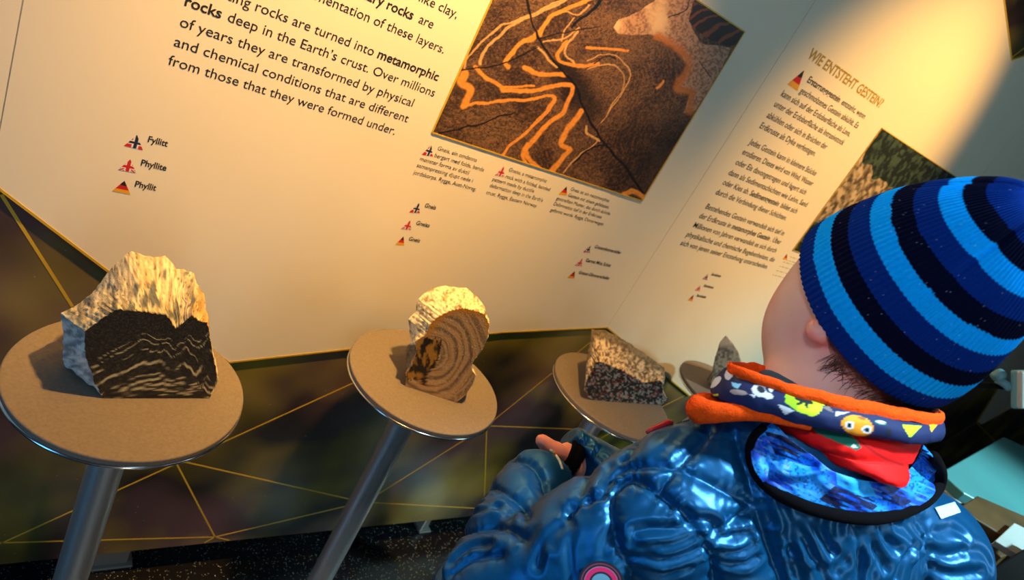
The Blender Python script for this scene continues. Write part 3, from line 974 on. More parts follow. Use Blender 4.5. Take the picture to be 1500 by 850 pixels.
rock('rock', 'large rock with a dark zigzag folded face and pale yellowish broken top', [
    ((152, 584), (117, 562), .045), ((139, 563), (97, 540), .055), ((125, 519), (92, 519), .06), ((124, 487), (91, 459), .06), ((148, 468), (110, 450), .07), ((170, 454), (136, 430), .075),
    ((195, 455), (156, 404), .08), ((219, 458), (182, 374), .085), ((244, 463), (193, 370), .085), ((257, 482), (241, 377), .085), ((268, 476), (258, 391), .08), ((282, 463), (285, 400), .075),
    ((293, 472), (297, 432), .06), ((304, 474), (305, 468), .03), ((308, 501), (309, 500), .03), ((318, 550), (319, 548), .03), ((315, 565), (316, 562), .03), ((307, 584), (309, 580), .03)],
    ((152, 584), (307, 584)), tint_phyllite, nz=0.0050, lean=0.05)


def tint_gneiss(V, P, fa):
    n = len(P); Z = np.zeros(n); x, y = P[:, 0], P[:, 1]
    f1 = fbm(np.c_[x * 0.04, y * 0.04, Z], 1, 4); f3 = fbm(np.c_[x * 0.5, y * 0.5, Z], 1, 3)
    cx, cy = 632, 520
    r = np.hypot((x - cx) * 1.0, (y - cy) * 0.92) + 10 * (f1 - 0.5) + 0.18 * np.maximum(y - 520, 0)
    lay = np.sin(r * 0.55) * 0.5 + np.sin(r * 1.31 + 1) * 0.3 + np.sin(r * 2.3) * 0.2
    fr = mixc(lin(196, 154, 98), lin(150, 114, 70), sstep(-0.1, 0.6, lay))
    fr = mixc(fr, lin(92, 74, 56), sstep(0.5, 0.9, np.sin(r * 0.31 + 2.4)) * 0.6)
    fr = mixc(fr, lin(205, 178, 132), sstep(0.58, 0.75, f3) * 0.6)
    edge = dline(P, smoothline([(625, 489), (645, 463), (664, 455), (691, 455), (711, 462), (717, 476)]))
    fr = mixc(fr, lin(196, 132, 40), sstep(11, 2, edge) * 0.85)
    pt = inpoly(P + (np.c_[f1, f3] - 0.5) * 14, [(611, 500), (628, 494), (645, 498), (644, 520), (630, 545), (622, 566), (606, 556), (596, 554), (604, 530)])
    gold = mixc(lin(28, 20, 10), lin(176, 124, 34), sstep(0.42, 0.62, fbm(np.c_[x * 0.22, y * 0.1, Z + 2], 1, 3)))
    fr = np.where(pt[:, None], gold, fr)
    top = mixc(lin(176, 160, 120), lin(246, 236, 196), sstep(0.25, 0.6, f3))
    top = mixc(top, lin(110, 84, 52), sstep(0.6, 0.72, fbm(np.c_[x * 0.2, y * 0.2, Z + 7], 1, 3)) * 0.8)
    top = mixc(top, lin(40, 42, 44), (y > 505) * (x < 612) * 0.85)
    return np.where((fa <= 0.04)[:, None], fr, top)


rock('rock', 'tall curved rock with swirling tan bands and a bright cream top', [
    ((594, 566), (594, 560), .02), ((594, 546), (594, 548), .03), ((611, 516), (595, 514), .045), ((607, 502), (602, 500), .05), ((625, 489), (598, 468), .055), ((630, 474), (609, 456), .06),
    ((645, 462), (612, 438), .07), ((664, 454), (628, 425), .08), ((678, 452), (650, 420), .085), ((691, 454), (683, 422), .085), ((704, 458), (699, 433), .08), ((711, 462), (709, 449), .07),
    ((717, 476), (716.5, 468), .05), ((714, 496), (715, 494), .03), ((704, 515), (705, 514), .03), ((691, 532), (692, 531), .03), ((688, 545), (689, 544), .03), ((697, 550), (697, 549), .03),
    ((691, 565), (691, 564), .03), ((681, 580), (681, 579), .03), ((668, 590), (669, 588), .03)],
    ((594, 566), (668, 590)), tint_gneiss, nz=0.0030, lean=-0.02)


def tint_schist(V, P, fa):
    n = len(P); Z = np.zeros(n); x, y = P[:, 0], P[:, 1]
    f1 = fbm(np.c_[x * 0.05, y * 0.05, Z], 1, 3); f3 = fbm(np.c_[x * 0.42, y * 0.42, Z], 1, 3); f4 = fbm(np.c_[x * 0.38, y * 0.38, Z + 9], 1, 2)
    fr = mixc(lin(26, 25, 25), lin(150, 146, 138), sstep(0.48, 0.68, f3))
    fr = mixc(fr, lin(140, 52, 34), sstep(0.66, 0.76, f4) * 0.9)
    top = mixc(lin(120, 96, 70), lin(226, 204, 168), sstep(0.30, 0.62, f3))
    top = mixc(top, lin(60, 44, 36), sstep(0.60, 0.72, f4) * 0.9)
    top = mixc(top, lin(84, 72, 48), sstep(0.62, 0.8, fa) * 0.75)
    return np.where((fa <= 0.04)[:, None], fr, top)


rock('rock', 'wedge shaped grey rock with red garnet specks on the third stand', [
    ((862, 583), (861, 572), .02), ((856, 573), (856, 562), .025), ((858, 561), (858, 539), .035), ((866, 545), (860, 522), .05), ((873, 532), (862, 512), .06), ((880, 531), (867, 483), .085),
    ((893, 535), (884, 483), .095), ((916, 545), (916, 499), .095), ((938, 560), (950, 522), .095), ((955, 563), (973, 539), .085), ((968, 558), (974, 552), .05), ((971, 573), (972, 572), .03),
    ((976, 584), (976, 583), .03), ((970, 593), (971, 592), .03), ((950, 592), (950, 591), .03), ((921, 594), (921, 593), .03), ((893, 594), (893, 593), .03)],
    ((862, 586), (970, 594)), tint_schist, nz=0.0040, lean=0.12)


def tint_sandstone(V, P, fa):
    n = len(P); x, y = P[:, 0], P[:, 1]
    f3 = fbm(np.c_[x * 0.3, y * 0.3, np.zeros(n)], 1, 3)
    c = mixc(lin(84, 76, 66), lin(150, 138, 120), sstep(0.3, 0.7, f3))
    return mixc(c, lin(176, 158, 138), sstep(510, 503, y + (f3 - 0.5) * 10))


rock('rock', 'small pointed grey rock standing on the farthest stand beside the boy\'s neck warmer', [
    ((1040, 570), (1038, 566), .02), ((1043, 553), (1042, 551), .03), ((1049, 524), (1048, 522), .035), ((1055, 503), (1055, 501), .03), ((1063, 493), (1063, 492), .02), ((1072, 503), (1073, 503), .03), ((1081, 518), (1082, 518), .035), ((1090, 545), (1091, 545), .035), ((1096, 572), (1097, 570), .03)],
    ((1040, 572), (1096, 576)), tint_sandstone, nz=0.003, lean=0.1)
#@@KID
# ------------------------------------------------------------------ the boy
kid = thing('person', (0.63, 0.22, 0.0), 'child in striped blue beanie, orange neck warmer and glossy blue padded jacket, seen from behind', 'person')
O = CAM
AX = np.array([-0.36537793, -0.41425642, 0.83360097])          # axis of the tilted head
E1 = np.cross(AX, [0, 1, 0]); E1 /= np.linalg.norm(E1); E2 = np.cross(AX, E1)
HC = O + np.array([0.65035948, 0.2540137, -0.09881747])        # centre of the hat's rim
FD0 = -E2 if E2[1] < 0 else E2
RT0 = np.cross(FD0, AX)
a_ = math.radians(35)
FD = math.cos(a_) * FD0 + math.sin(a_) * RT0                   # the way the face looks
RT = np.cross(FD, AX)
HM = np.stack([RT0, FD0, AX])                                  # head frame rows

NB = O + np.array([0.625, 0.225, -0.235])                      # root of the neck
LS = O + np.array([0.525, 0.238, -0.322]); RS = O + np.array([0.785, 0.125, -0.300])
LE = O + np.array([0.42, 0.275, -0.485]); LW = U(788, 697, 0.768)
RE = O + np.array([0.775, 0.275, -0.475]); RW = U(834, 671, 0.825)
RV = RS - LS; RV[2] = 0; RV /= np.linalg.norm(RV); FV = np.array([-RV[1], RV[0], 0.0])
TM = np.stack([RV, FV, np.array([0, 0, 1.0])])
MS = (LS + RS) / 2
HIP = np.array([0.635, 0.205, 0.66])

JAW = U(1210, 500, 0.672)
HANDF = U(800, 651, 0.785)


def hand_segments(wr, to, up, side, s=1.0):
    """palm and five separate curled fingers as capsules; to: along the hand, up: back of the hand, side: towards the thumb"""
    to = to / np.linalg.norm(to); up = up - to * (up @ to); up /= np.linalg.norm(up); sd = np.cross(to, up)
    if sd @ side < 0: sd = -sd
    seg = []
    for k in range(4):
        o = (k - 1.5) * -0.0125 * s
        a = wr + sd * o * 0.3 + to * 0.002; b = wr + to * 0.050 * s * (1 - 0.03 * abs(k - 1)) + sd * o
        seg.append((a, b, 0.0095 * s, 0.0085 * s))
        L = (0.024, 0.027, 0.025, 0.019)[k] * s
        c = b + to * L * 0.75 - up * L * 0.55; d = c + to * L * 0.15 - up * L * 0.8; e = d - to * L * 0.45 - up * L * 0.25
        seg += [(b, c, 0.0078 * s, 0.0070 * s), (c, d, 0.0070 * s, 0.0064 * s), (d, e, 0.0064 * s, 0.0055 * s)]
    a = wr + to * 0.012 * s + sd * 0.016 * s
    b = a + to * 0.022 * s + sd * 0.016 * s + up * 0.003; c = b + to * 0.022 * s + sd * 0.004 * s + up * 0.004; d = c + to * 0.012 * s - sd * 0.002 + up * 0.002
    seg += [(a, b, 0.0105 * s, 0.0090 * s), (b, c, 0.0088 * s, 0.0080 * s), (c, d, 0.0080 * s, 0.0066 * s)]
    return seg


ARMR = RW - RE; ARML = LW - LE
TH = [U(829, 670, 0.815), U(815, 660, 0.803), U(802, 653, 0.797), U(794, 646, 0.794)]   # the thumb that shows above the left sleeve
RHAND = hand_segments(RW, U(772, 714, 0.80) - RW, np.array([0.2, -0.5, 0.7]), U(800, 600, 0.815) - RW, 0.78)
RHAND = RHAND[:-3] + [(TH[0], TH[1], 0.0105, 0.0095), (TH[1], TH[2], 0.0095, 0.0088), (TH[2], TH[3], 0.0088, 0.0080)]
LWI = LW - ARML / np.linalg.norm(ARML) * 0.062                   # the left hand is drawn up inside its cuff
LHAND = hand_segments(LWI, ARML, np.array([0, 0.3, 1.0]), np.array([1.0, 0, 0.2]), 0.72)
LHIP = HIP - RV * 0.07; RHIP = HIP + RV * 0.07
LK = LHIP + np.array([0, 0.015, -0.28]) - RV * 0.02; RK = RHIP + np.array([0, 0.015, -0.28]) + RV * 0.02
LA = np.array([LK[0] - 0.01, LK[1] - 0.01, 0.085]); RA = np.array([RK[0] + 0.01, RK[1] - 0.01, 0.085])


def f_head(P):
    d = sd_ell(P, HC + AX * 0.012, (0.069, 0.086, 0.100), HM)
    d = smin(d, sd_ell(P, JAW, (0.054, 0.058, 0.056), HM), 0.05)
    chin = HC - AX * 0.098 + FD * 0.062
    d = smin(d, sd_cap(P, JAW, chin, 0.045, 0.022), 0.03)
    nb = HC - AX * 0.040 + FD * 0.084
    d = smin(d, sd_cap(P, nb + AX * 0.022, nb + FD * 0.013 - AX * 0.004, 0.007, 0.010), 0.012)
    mo = HC - AX * 0.072 + FD * 0.080
    d = smin(d, sd_ell(P, mo, (0.020, 0.010, 0.008), np.stack([RT, FD, AX])), 0.010)
    for s in (-1, 1):
        ec = HC - AX * 0.012 + FD * 0.086 + RT * 0.030 * s
        d = np.maximum(d, -sd_ell(P, ec, (0.014, 0.010, 0.009), np.stack([RT, FD, AX])))
        d = smin(d, sd_ell(P, ec - FD * 0.009, (0.011, 0.010, 0.010), np.stack([RT, FD, AX])), 0.003)
    return d


EARC = march(f_head, [(1200, 487)])[0]; EARC = EARC + (CAM - EARC) / np.linalg.norm(CAM - EARC) * 0.003


def f_body(P):
    d = f_head(P)
    d = smin(d, sd_cap(P, U(1245, 515, 0.655), NB, 0.046, 0.050), 0.03)
    # left ear: lobe and rolled rim
    d = smin(d, sd_ell(P, EARC, (0.0125, 0.012, 0.0095)), 0.003)
    ear_r = HC - AX * 0.02 + RT0 * 0.075 - FD0 * 0.01
    d = smin(d, sd_ell(P, ear_r, (0.008, 0.018, 0.026), HM), 0.006)
    d = smin(d, sd_cap(P, NB, MS + [0, 0, -0.02], 0.052, 0.07), 0.04)
    d = smin(d, sd_ell(P, MS + [0, 0, -0.12], (0.115, 0.075, 0.16), TM), 0.05)
    d = smin(d, sd_ell(P, HIP + [0, 0, 0.03], (0.110, 0.080, 0.12), TM), 0.06)
    d = smin(d, sd_cap(P, LS + RV * 0.025, RS - RV * 0.025, 0.034, 0.034), 0.04)
    for s_, e_, w_ in ((LS + RV * 0.02, LE, LWI), (RS - RV * 0.02, RE, RW)):
        d = smin(d, sd_cap(P, s_, e_, 0.034, 0.026), 0.02); d = smin(d, sd_cap(P, e_, w_, 0.026, 0.019), 0.012)
    for h_, k_, a2 in ((LHIP, LK, LA), (RHIP, RK, RA)):
        d = smin(d, sd_cap(P, h_, k_, 0.062, 0.044), 0.03); d = smin(d, sd_cap(P, k_, a2, 0.042, 0.028), 0.02)
        d = smin(d, sd_cap(P, a2 + [0, -0.01, -0.045], a2 + FV * 0.12 + [0, 0, -0.055], 0.030, 0.022), 0.03)
    hd = None
    for segs in (RHAND, LHAND):
        c = np.mean([s[0] for s in segs], 0)
        near = np.linalg.norm(P - c, axis=1) < 0.14
        if near.any():
            Q = P[near]; g = None
            for (a, b, ra, rb) in segs:
                q = sd_cap(Q, a, b, ra, rb); g = q if g is None else smin(g, q, 0.0035)
            d[near] = smin(d[near], g, 0.006)
    return d


def skin_colour(V):
    n = len(V)
    c = np.tile(np.array(lin(216, 182, 172)), (n, 1))
    c = mixc(c, lin(206, 152, 142), sstep(0.4, 0.7, fbm(V, 26, 3)) * 0.5)
    ch = np.linalg.norm(V - (JAW + FD * 0.03 - RT * 0.03), axis=1)
    c = mixc(c, lin(222, 132, 118), sstep(0.05, 0.015, ch) * 0.45)
    c = mixc(c, lin(224, 130, 116), sstep(0.022, 0.010, np.linalg.norm(V - EARC, axis=1)) * 0.6)
    for q in (RHAND, LHAND):
        c = mixc(c, lin(232, 138, 116), sstep(0.10, 0.05, np.linalg.norm(V - q[0][1], axis=1)) * 0.7)
    lips = np.linalg.norm((V - (HC - AX * 0.072 + FD * 0.088)) @ np.stack([RT, FD * 1.4, AX * 2.2]).T, axis=1)
    c = mixc(c, lin(196, 98, 92), sstep(0.020, 0.014, lips))
    for (u, v) in ((1180, 517), (1160, 462), (1171, 494)):
        m_ = march(f_head, [(u, v)])[0]; c = mixc(c, lin(120, 74, 60), sstep(0.0016, 0.0007, np.linalg.norm(V - m_, axis=1)))
    return c


M_SKIN = material('skin', attr=True, rough=0.5, sss=0.25, bump=(900, 0.08, 0.0004))
V, F = sdf_mesh(f_body, (0.30, 0.02, -0.0), (0.92, 0.52, CAMH + 0.09), 0.0036, R=4)
V[:, 2] = np.maximum(V[:, 2], 0.008)
mk('body', V, F, M_SKIN, kid, col=skin_colour(V))
M_EYEW = material('eye_white', (0.8, 0.78, 0.75), rough=0.15); M_IRIS = material('brown_iris', (0.05, 0.025, 0.012), rough=0.1)
for s in (-1, 1):
    ec = HC - AX * 0.012 + FD * 0.080 + RT * 0.030 * s
    for nm, off, rr, mt in (('eyeball', 0.0, 0.0085, M_EYEW), ('iris', 0.0052, 0.0042, M_IRIS)):
        bm = bmesh.new(); bmesh.ops.create_uvsphere(bm, u_segments=20, v_segments=12, radius=rr)
        vv = np.array([v.co[:] for v in bm.verts]) + ec + FD * off; ff = [[v.index for v in q.verts] for q in bm.faces]; bm.free()
        mk(nm, vv, ff, mt, kid)

# ---- hat: a knitted dome round the head's axis
R0, HH, BB_, PW, ECC = 0.0860, 0.1659, 0.0307, 1.2914, 0.1104


def hat_prof(t):
    return R0 * (1 + BB_ * 4 * t * (1 - t)) * np.sqrt(np.maximum(1 - t ** PW, 0))


tt = 1 - np.linspace(1, 0, 900) ** 1.7
rr = hat_prof(tt); arc = np.r_[0, np.cumsum(np.hypot(np.diff(rr), np.diff(tt) * HH))]
NA, NR = 960, 190
s_ = np.linspace(0, arc[-1] * 0.9995, NR); t_ = np.interp(s_, arc, tt); r_ = np.interp(s_, arc, rr)
edges = HAT_EDGES = [0.018, 0.037, 0.055, 0.0745, 0.092, 0.109, 0.127, 0.143, 0.158]
hcols = [np.array(lin(0, 42, 122)), np.array(lin(0, 165, 255)), np.array(lin(2, 8, 36))]
V = []; C = []
AN = np.linspace(0, 2 * np.pi, NA, endpoint=False)
DARTS = (0.25, 0.25 + math.pi / 2, 0.25 + math.pi, 0.25 + 3 * math.pi / 2)


def hat_row(t, r, s, inner=0.0):
    dart = np.zeros(NA)
    for d in DARTS:
        dd = np.abs((AN - d + np.pi) % (2 * np.pi) - np.pi)
        dart = np.maximum(dart, np.exp(-(dd / 0.07) ** 2) * 0.10 + np.maximum(0, 0.55 - dd) / 0.55 * 0.10)
    dart = dart * sstep(0.085, 0.165, s)
    rib = 0.00055 * np.sign(np.sin(AN * 104)) * np.abs(np.sin(AN * 104)) ** 0.6 * sstep(arc[-1], arc[-1] - 0.04, s) if inner == 0 else 0
    dent = 0.0035 * (fbm(np.c_[np.cos(AN) * 1.5, np.sin(AN) * 1.5, np.full(NA, s * 14)], 1, 3) - 0.5)
    rad = r * (1 - dart) + rib + dent - inner
    rad = np.maximum(rad, 0.0004)
    P = HC + AX * (t * HH) + rad[:, None] * (np.cos(AN)[:, None] * E1 * (1 - ECC) + np.sin(AN)[:, None] * E2 * (1 + ECC))
    return P


def hat_tint(s, P):
    sl = s + 0.0005 * (fbm(P, 60, 2) - 0.5) * 2
    k = np.searchsorted(edges, sl)
    lut = np.array([0, 1, 2, 0, 1, 2, 0, 1, 2, 0])
    c = np.stack(hcols)[lut[np.clip(k, 0, 9)]]
    groove = np.clip(-np.sin(AN * 104), 0, 1)
    f = fbm(P, 900, 2)
    c = c * (0.80 + 0.4 * f)[:, None]
    return mixc(c, lin(190, 200, 230), (f > 0.86) * 0.4)


for ti, ri, inn in ((0.10, np.interp(0.10, tt, rr), 0.006), (0.02, np.interp(0.02, tt, rr), 0.006), (-0.004, R0, 0.005), (-0.008, R0, 0.0025)):
    P = hat_row(ti, ri, 0.0, inn); V.append(P); C.append(np.tile(hcols[0], (NA, 1)))
for i in range(NR):
    P = hat_row(t_[i], r_[i], s_[i]); V.append(P); C.append(hat_tint(s_[i], P))
V = np.vstack(V); C = np.vstack(C)
M_KNIT = material('ribbed_knit', attr=True, rough=0.95, spec=0.08, bump=(1400, 0.4, 0.0006))
mk('beanie', V, grid_faces(NA, NR + 4, True), M_KNIT, kid, col=C)

# ---- jacket


def f_torso(P):
    d = sd_ell(P, MS + [0, 0, -0.125] - FV * 0.0, (0.156, 0.106, 0.19), TM)
    d = smin(d, sd_ell(P, HIP + [0, 0, 0.02], (0.155, 0.118, 0.17), TM), 0.07)
    d = smin(d, sd_cap(P, NB + [0, 0, -0.02], LS + [0, 0, 0.0], 0.056, 0.054), 0.05)
    d = smin(d, sd_cap(P, NB + [0, 0, -0.02], RS + [0, 0, 0.0], 0.052, 0.057), 0.05)
    d = smin(d, sd_cap(P, NB + [0, 0, -0.02], MS + FV * 0.055 + [0, 0, -0.06], 0.055, 0.06), 0.05)
    return d


def f_jacket(P):
    d = f_torso(P)
    arm = smin(sd_cap(P, LS, LE, 0.053, 0.047), sd_cap(P, LE, LW, 0.047, 0.034), 0.006)
    d = smin(d, sd_cap(P, LS, LE, 0.053, 0.047), 0.014); d = smin(d, arm, 0.004)
    armr = smin(sd_cap(P, RS, RE, 0.060, 0.046), sd_cap(P, RE, RW, 0.044, 0.031), 0.012)
    d = smin(d, armr, 0.016)
    # sleeves end open at the cuffs, hem at the hips
    for e_, w_ in ((LE, LW), (RE, RW)):
        n_ = (w_ - e_) / np.linalg.norm(w_ - e_)
        near = np.linalg.norm(P - w_, axis=1) < 0.07
        cut = (P - w_) @ n_ - 0.004
        d = np.where(near, -smin(-d, -cut, 0.018 if e_ is LE else 0.006), d)
    d = np.maximum(d, (HIP[2] - 0.085) - P[:, 2])
    return d


SEAMS = [
    ([(1038, 634), (1017, 660), (995, 682), (978, 702), (963, 725)], 1.0), ([(886, 727), (897, 705), (908.6, 692), (926, 686), (950, 684), (975, 686), (992, 689), (1012, 696), (1037, 707), (1069, 725), (1103, 741)], 1.0),
    ([(889, 728), (872, 733), (852, 741), (834, 757)], 1.0), ([(1107, 742), (1074, 761), (1049, 775), (1026, 783)], 1.0),
    ([(899, 724), (911, 710), (925, 704), (943, 711), (963, 726), (988, 744), (1007, 763), (1025, 783), (1037, 808), (1044, 833), (1047, 860)], 1.25),
    ([(899, 726), (896, 746), (899, 778), (911, 810), (923, 835), (928, 862)], 0.8), ([(1077, 640), (1086, 670), (1096, 702), (1106, 739), (1118, 782), (1131, 818), (1145, 855)], 1.0),
    ([(1340, 756), (1351, 782), (1351, 809), (1359, 828), (1352, 858)], 1.0),
    ([(712, 700), (727, 685), (743, 678), (764.6, 676.6), (781, 686), (793, 704), (797, 722)], 1.0), ([(688, 738), (703, 724), (719.7, 718), (734, 721.5), (753, 733), (767, 746), (775, 762)], 1.0),
    ([(640, 815), (658, 798), (677, 787.6), (701, 778), (724.5, 774.6), (746, 777), (770, 792)], 1.0), ([(664, 842), (686.7, 824), (708, 817), (735, 815)], 0.8),
    ([(860, 650), (848, 668), (846, 690)], 0.6), ([(878, 660), (866, 682), (868, 702)], 0.6), ([(940, 646), (930, 664), (915, 680)], 0.5), ([(868, 700), (858, 716), (850, 738)], 0.6),
]
CREASE = [
    ([(678, 767), (703, 757), (728, 751)], .8), ([(731, 752), (745, 760), (754, 766)], .6), ([(665, 829), (680, 815), (701, 804), (722, 801)], .9), ([(700, 706), (716, 697), (738, 692)], .5), ([(700, 738), (722, 730), (745, 735)], .5),
    ([(930, 777), (955, 772), (985, 772), (1010, 767)], 1.0), ([(927, 793), (955, 795), (985, 792), (1012, 785)], .8), ([(925, 812), (950, 808), (968, 811), (1000, 806), (1028, 798)], 1.0), ([(933, 830), (970, 830), (1005, 822)], .6),
    ([(1005, 752), (1018, 760), (1035, 762), (1045, 770)], 1.2), ([(1040, 787), (1065, 784), (1092, 780)], 1.1), ([(1042, 803), (1070, 804), (1096, 793)], .9), ([(1048, 818), (1080, 820), (1102, 812)], .9),
    ([(878, 700), (868, 716), (864, 735)], .7), ([(897, 690), (885, 706), (880, 724)], .6), ([(905, 775), (890, 790), (884, 815)], .5), ([(840, 745), (832, 770), (815, 800)], .7), ([(820, 775), (800, 800), (790, 830)], .7),
    ([(842, 770), (836, 800), (838, 840)], .5), ([(1113, 660), (1104, 690), (1112, 715)], .5), ([(1122, 700), (1118, 730), (1128, 760)], .7),
    ([(1137, 722), (1150, 760), (1156, 802)], 1.0), ([(1160, 738), (1166, 770), (1182, 806)], 1.0), ([(1172, 742), (1190, 770), (1208, 800)], .9), ([(1196, 752), (1200, 785), (1214, 830)], .8), ([(1215, 758), (1212, 790), (1224, 815)], .7),
    ([(1238, 762), (1248, 790), (1246, 850)], 1.1), ([(1252, 764), (1264, 792), (1282, 826)], .9), ([(1275, 764), (1280, 782), (1300, 800)], .8), ([(1296, 762), (1318, 778), (1330, 800)], .9), ([(1312, 760), (1330, 772), (1342, 790)], .7),
    ([(1322, 800), (1308, 815), (1300, 840)], .9), ([(1345, 790), (1332, 820), (1322, 850)], .9), ([(1356, 805), (1375, 812), (1395, 808)], .8), ([(1362, 780), (1385, 778), (1402, 790)], .6), ([(1362, 830), (1385, 838), (1420, 836)], .8), ([(1400, 806), (1425, 810), (1436, 826)], .6),
    ([(1150, 800), (1163, 830), (1170, 860)], .7), ([(1190, 815), (1200, 840), (1203, 860)], .7), ([(1265, 820), (1262, 850), (1266, 870)], .7),
    ([(845, 655), (858, 664), (872, 690)], .6), ([(856, 648), (870, 660), (884, 680)], .6), ([(838, 680), (850, 690), (858, 704)], .5), ([(690, 745), (712, 742), (740, 750)], .4),
    ([(950, 650), (935, 668), (920, 676)], .4), ([(1000, 640), (980, 660), (960, 675)], .3),
]
SEAM3 = []
for L, k in SEAMS:
    SEAM3.append((march(f_jacket, smoothline(L, 3)), k))
CREASE3 = []
for L, k in CREASE:
    CREASE3.append((march(f_jacket, smoothline(L, 3)), k))


def f_jacket_d(P):
    d = f_jacket(P)
    near = np.abs(d) < 0.02
    Q = P[near]
    if len(Q) == 0: return d
    dq = d[near]; e_ = 0.0015
    G_ = np.stack([f_jacket(Q + np.eye(3)[i] * e_) - dq for i in range(3)], 1) / e_
    Q = Q - G_ * (dq / np.maximum((G_ ** 2).sum(1), 0.05))[:, None]          # foot point on the smooth shape
    ds = np.full(len(Q), 1e9); g = np.zeros(len(Q)); ga = np.zeros(len(Q))
    for n_, (L, k) in enumerate(SEAM3):
        x, run = dline2(Q, L); ds = np.minimum(ds, x / max(k, 0.6))
        ph = run * 620 + 3.1 * np.sin(run * 140 + n_)
        g = np.maximum(g, k * 0.0034 * np.exp(-(x / 0.0034) ** 2))
        ga += k * 0.0011 * np.sin(ph) * np.exp(-(x / 0.011) ** 2) * (1 - np.exp(-(x / 0.003) ** 2))
    for L, k in CREASE3:
        x = dline(Q, L); g = g + 0.8 * k * (0.0040 * np.exp(-(x / 0.0036) ** 2) - 0.0030 * np.exp(-((x - 0.0078) / 0.0042) ** 2))
    g = np.clip(g, -0.005, 0.0065)
    zz = np.abs((Q[:, 2] - 0.60) % 0.085 - 0.0425); low = sstep(0.90, 0.87, Q[:, 2])      # cross quilting of the lower body and sleeves
    ds = np.where(low > 0.5, np.minimum(ds, 0.0425 - zz), ds); g = g + low * 0.003 * np.exp(-((0.0425 - zz) / 0.0034) ** 2)
    puff = 0.0085 * (1 - np.exp(-(np.minimum(ds, 0.08) / 0.017)))
    wr = 0.0018 * (fbm(Q, 30, 2) - 0.5) + 0.0012 * (fbm(Q, 90, 2) - 0.5) + ga
    d[near] = d[near] + g - puff + wr
    return d


V, F = sdf_mesh(f_jacket, (0.31, 0.0, 0.56), (0.90, 0.50, CAMH - 0.12), 0.0023, detail=f_jacket_d, R=4)
M_JACKET = material('glossy_blue_nylon', (0.0005, 0.086, 0.240), rough=0.37, metal=0.55, spec=0.5, bump=(140, 0.10, 0.002), noise=(12, 0.10))
jk = mk('jacket', V, F, M_JACKET, kid)
sm = jk.modifiers.new('sm', 'SMOOTH'); sm.factor = 0.5; sm.iterations = 1

# cuffs
M_BLACKRIB = material('black_elastic', (0.003, 0.003, 0.004), rough=1.0, spec=0.05, bump=(700, 0.5, 0.001))
M_CREAM = material('cream_binding', (0.75, 0.66, 0.45), rough=0.7)


def ring_pts(c, n_, r, k=28, e=1.0):
    n_ = n_ / np.linalg.norm(n_); a = np.cross(n_, [0, 0, 1.0]); a /= np.linalg.norm(a); b = np.cross(n_, a)
    return np.array([c + r * (math.cos(t) * a + e * math.sin(t) * b) for t in np.linspace(0, 2 * np.pi, k, endpoint=False)])


nl_ = (LW - LE) / np.linalg.norm(LW - LE); nr_ = (RW - RE) / np.linalg.norm(RW - RE)
V, F = merge([tube(ring_pts(RW - nr_ * 0.001, nr_, 0.025), 0.006, 10, True), tube(ring_pts(RW + nr_ * 0.006, nr_, 0.0215), 0.0045, 10, True)])
mk('cuff', V, F, M_BLACKRIB, kid)
BQ = march(f_jacket_d, smoothline([(806, 659), (814, 667), (820, 677), (824, 688)], 5))
BQ = BQ + (CAM - BQ) / np.linalg.norm(CAM - BQ, axis=1)[:, None] * 0.0008
V, F = tube(BQ, 0.0016, 8)
mk('cuff_binding', V, F, M_CREAM, kid)
V, F = merge([tube(ring_pts(LW - nl_ * 0.006, nl_, 0.024), 0.006, 10, True)])
mk('cuff', V, F, M_BLACKRIB, kid)

# ---- hood collar lying on the back: lining and black elastic edge
TRIM = smoothline([(1122, 628), (1108, 640), (1100, 660), (1106, 690), (1126, 714), (1152, 731), (1190, 746), (1230, 756), (1270, 760), (1302, 757), (1330, 748), (1356, 735), (1373, 718), (1379, 700), (1376, 684), (1366, 668)], 5)
INNER = smoothline([(1130, 620), (1140, 626), (1150, 636), (1166, 650), (1180, 660), (1196, 672), (1215, 688), (1240, 698), (1265, 704), (1290, 706), (1312, 702), (1328, 692), (1340, 678), (1346, 668), (1350, 660), (1352, 652)], 5)
T3 = march(f_jacket_d, TRIM); I3 = march(f_jacket_d, INNER)
tow = lambda P: (CAM - P) / np.linalg.norm(CAM - P, axis=1)[:, None]
T3 = T3 + tow(T3) * 0.007
for _ in range(6): T3[1:-1] = 0.5 * T3[1:-1] + 0.25 * (T3[:-2] + T3[2:])
V, F = tube(T3, 0.0056, 12)
mk('hood_elastic_edge', V, F, M_BLACKRIB, kid)
NU_, NV_ = 330, 110
iu = np.linspace(0, len(TRIM) - 1, NU_)
TP = np.stack([np.interp(iu, np.arange(len(TRIM)), TRIM[:, k]) for k in (0, 1)], 1)
IP = np.stack([np.interp(iu, np.arange(len(INNER)), INNER[:, k]) for k in (0, 1)], 1)
T3u = np.stack([np.interp(iu, np.arange(len(T3)), T3[:, k]) for k in range(3)], 1)
PXG = []; base3 = []
vv_ = np.linspace(0, 1, NV_)
PXG = (TP[None] * (1 - vv_[:, None, None]) + IP[None] * vv_[:, None, None]).reshape(-1, 2)
G3 = march(lambda P: f_jacket(P) - 0.0115, PXG)
bow = np.repeat(vv_, NU_)
fold = np.zeros(len(PXG))
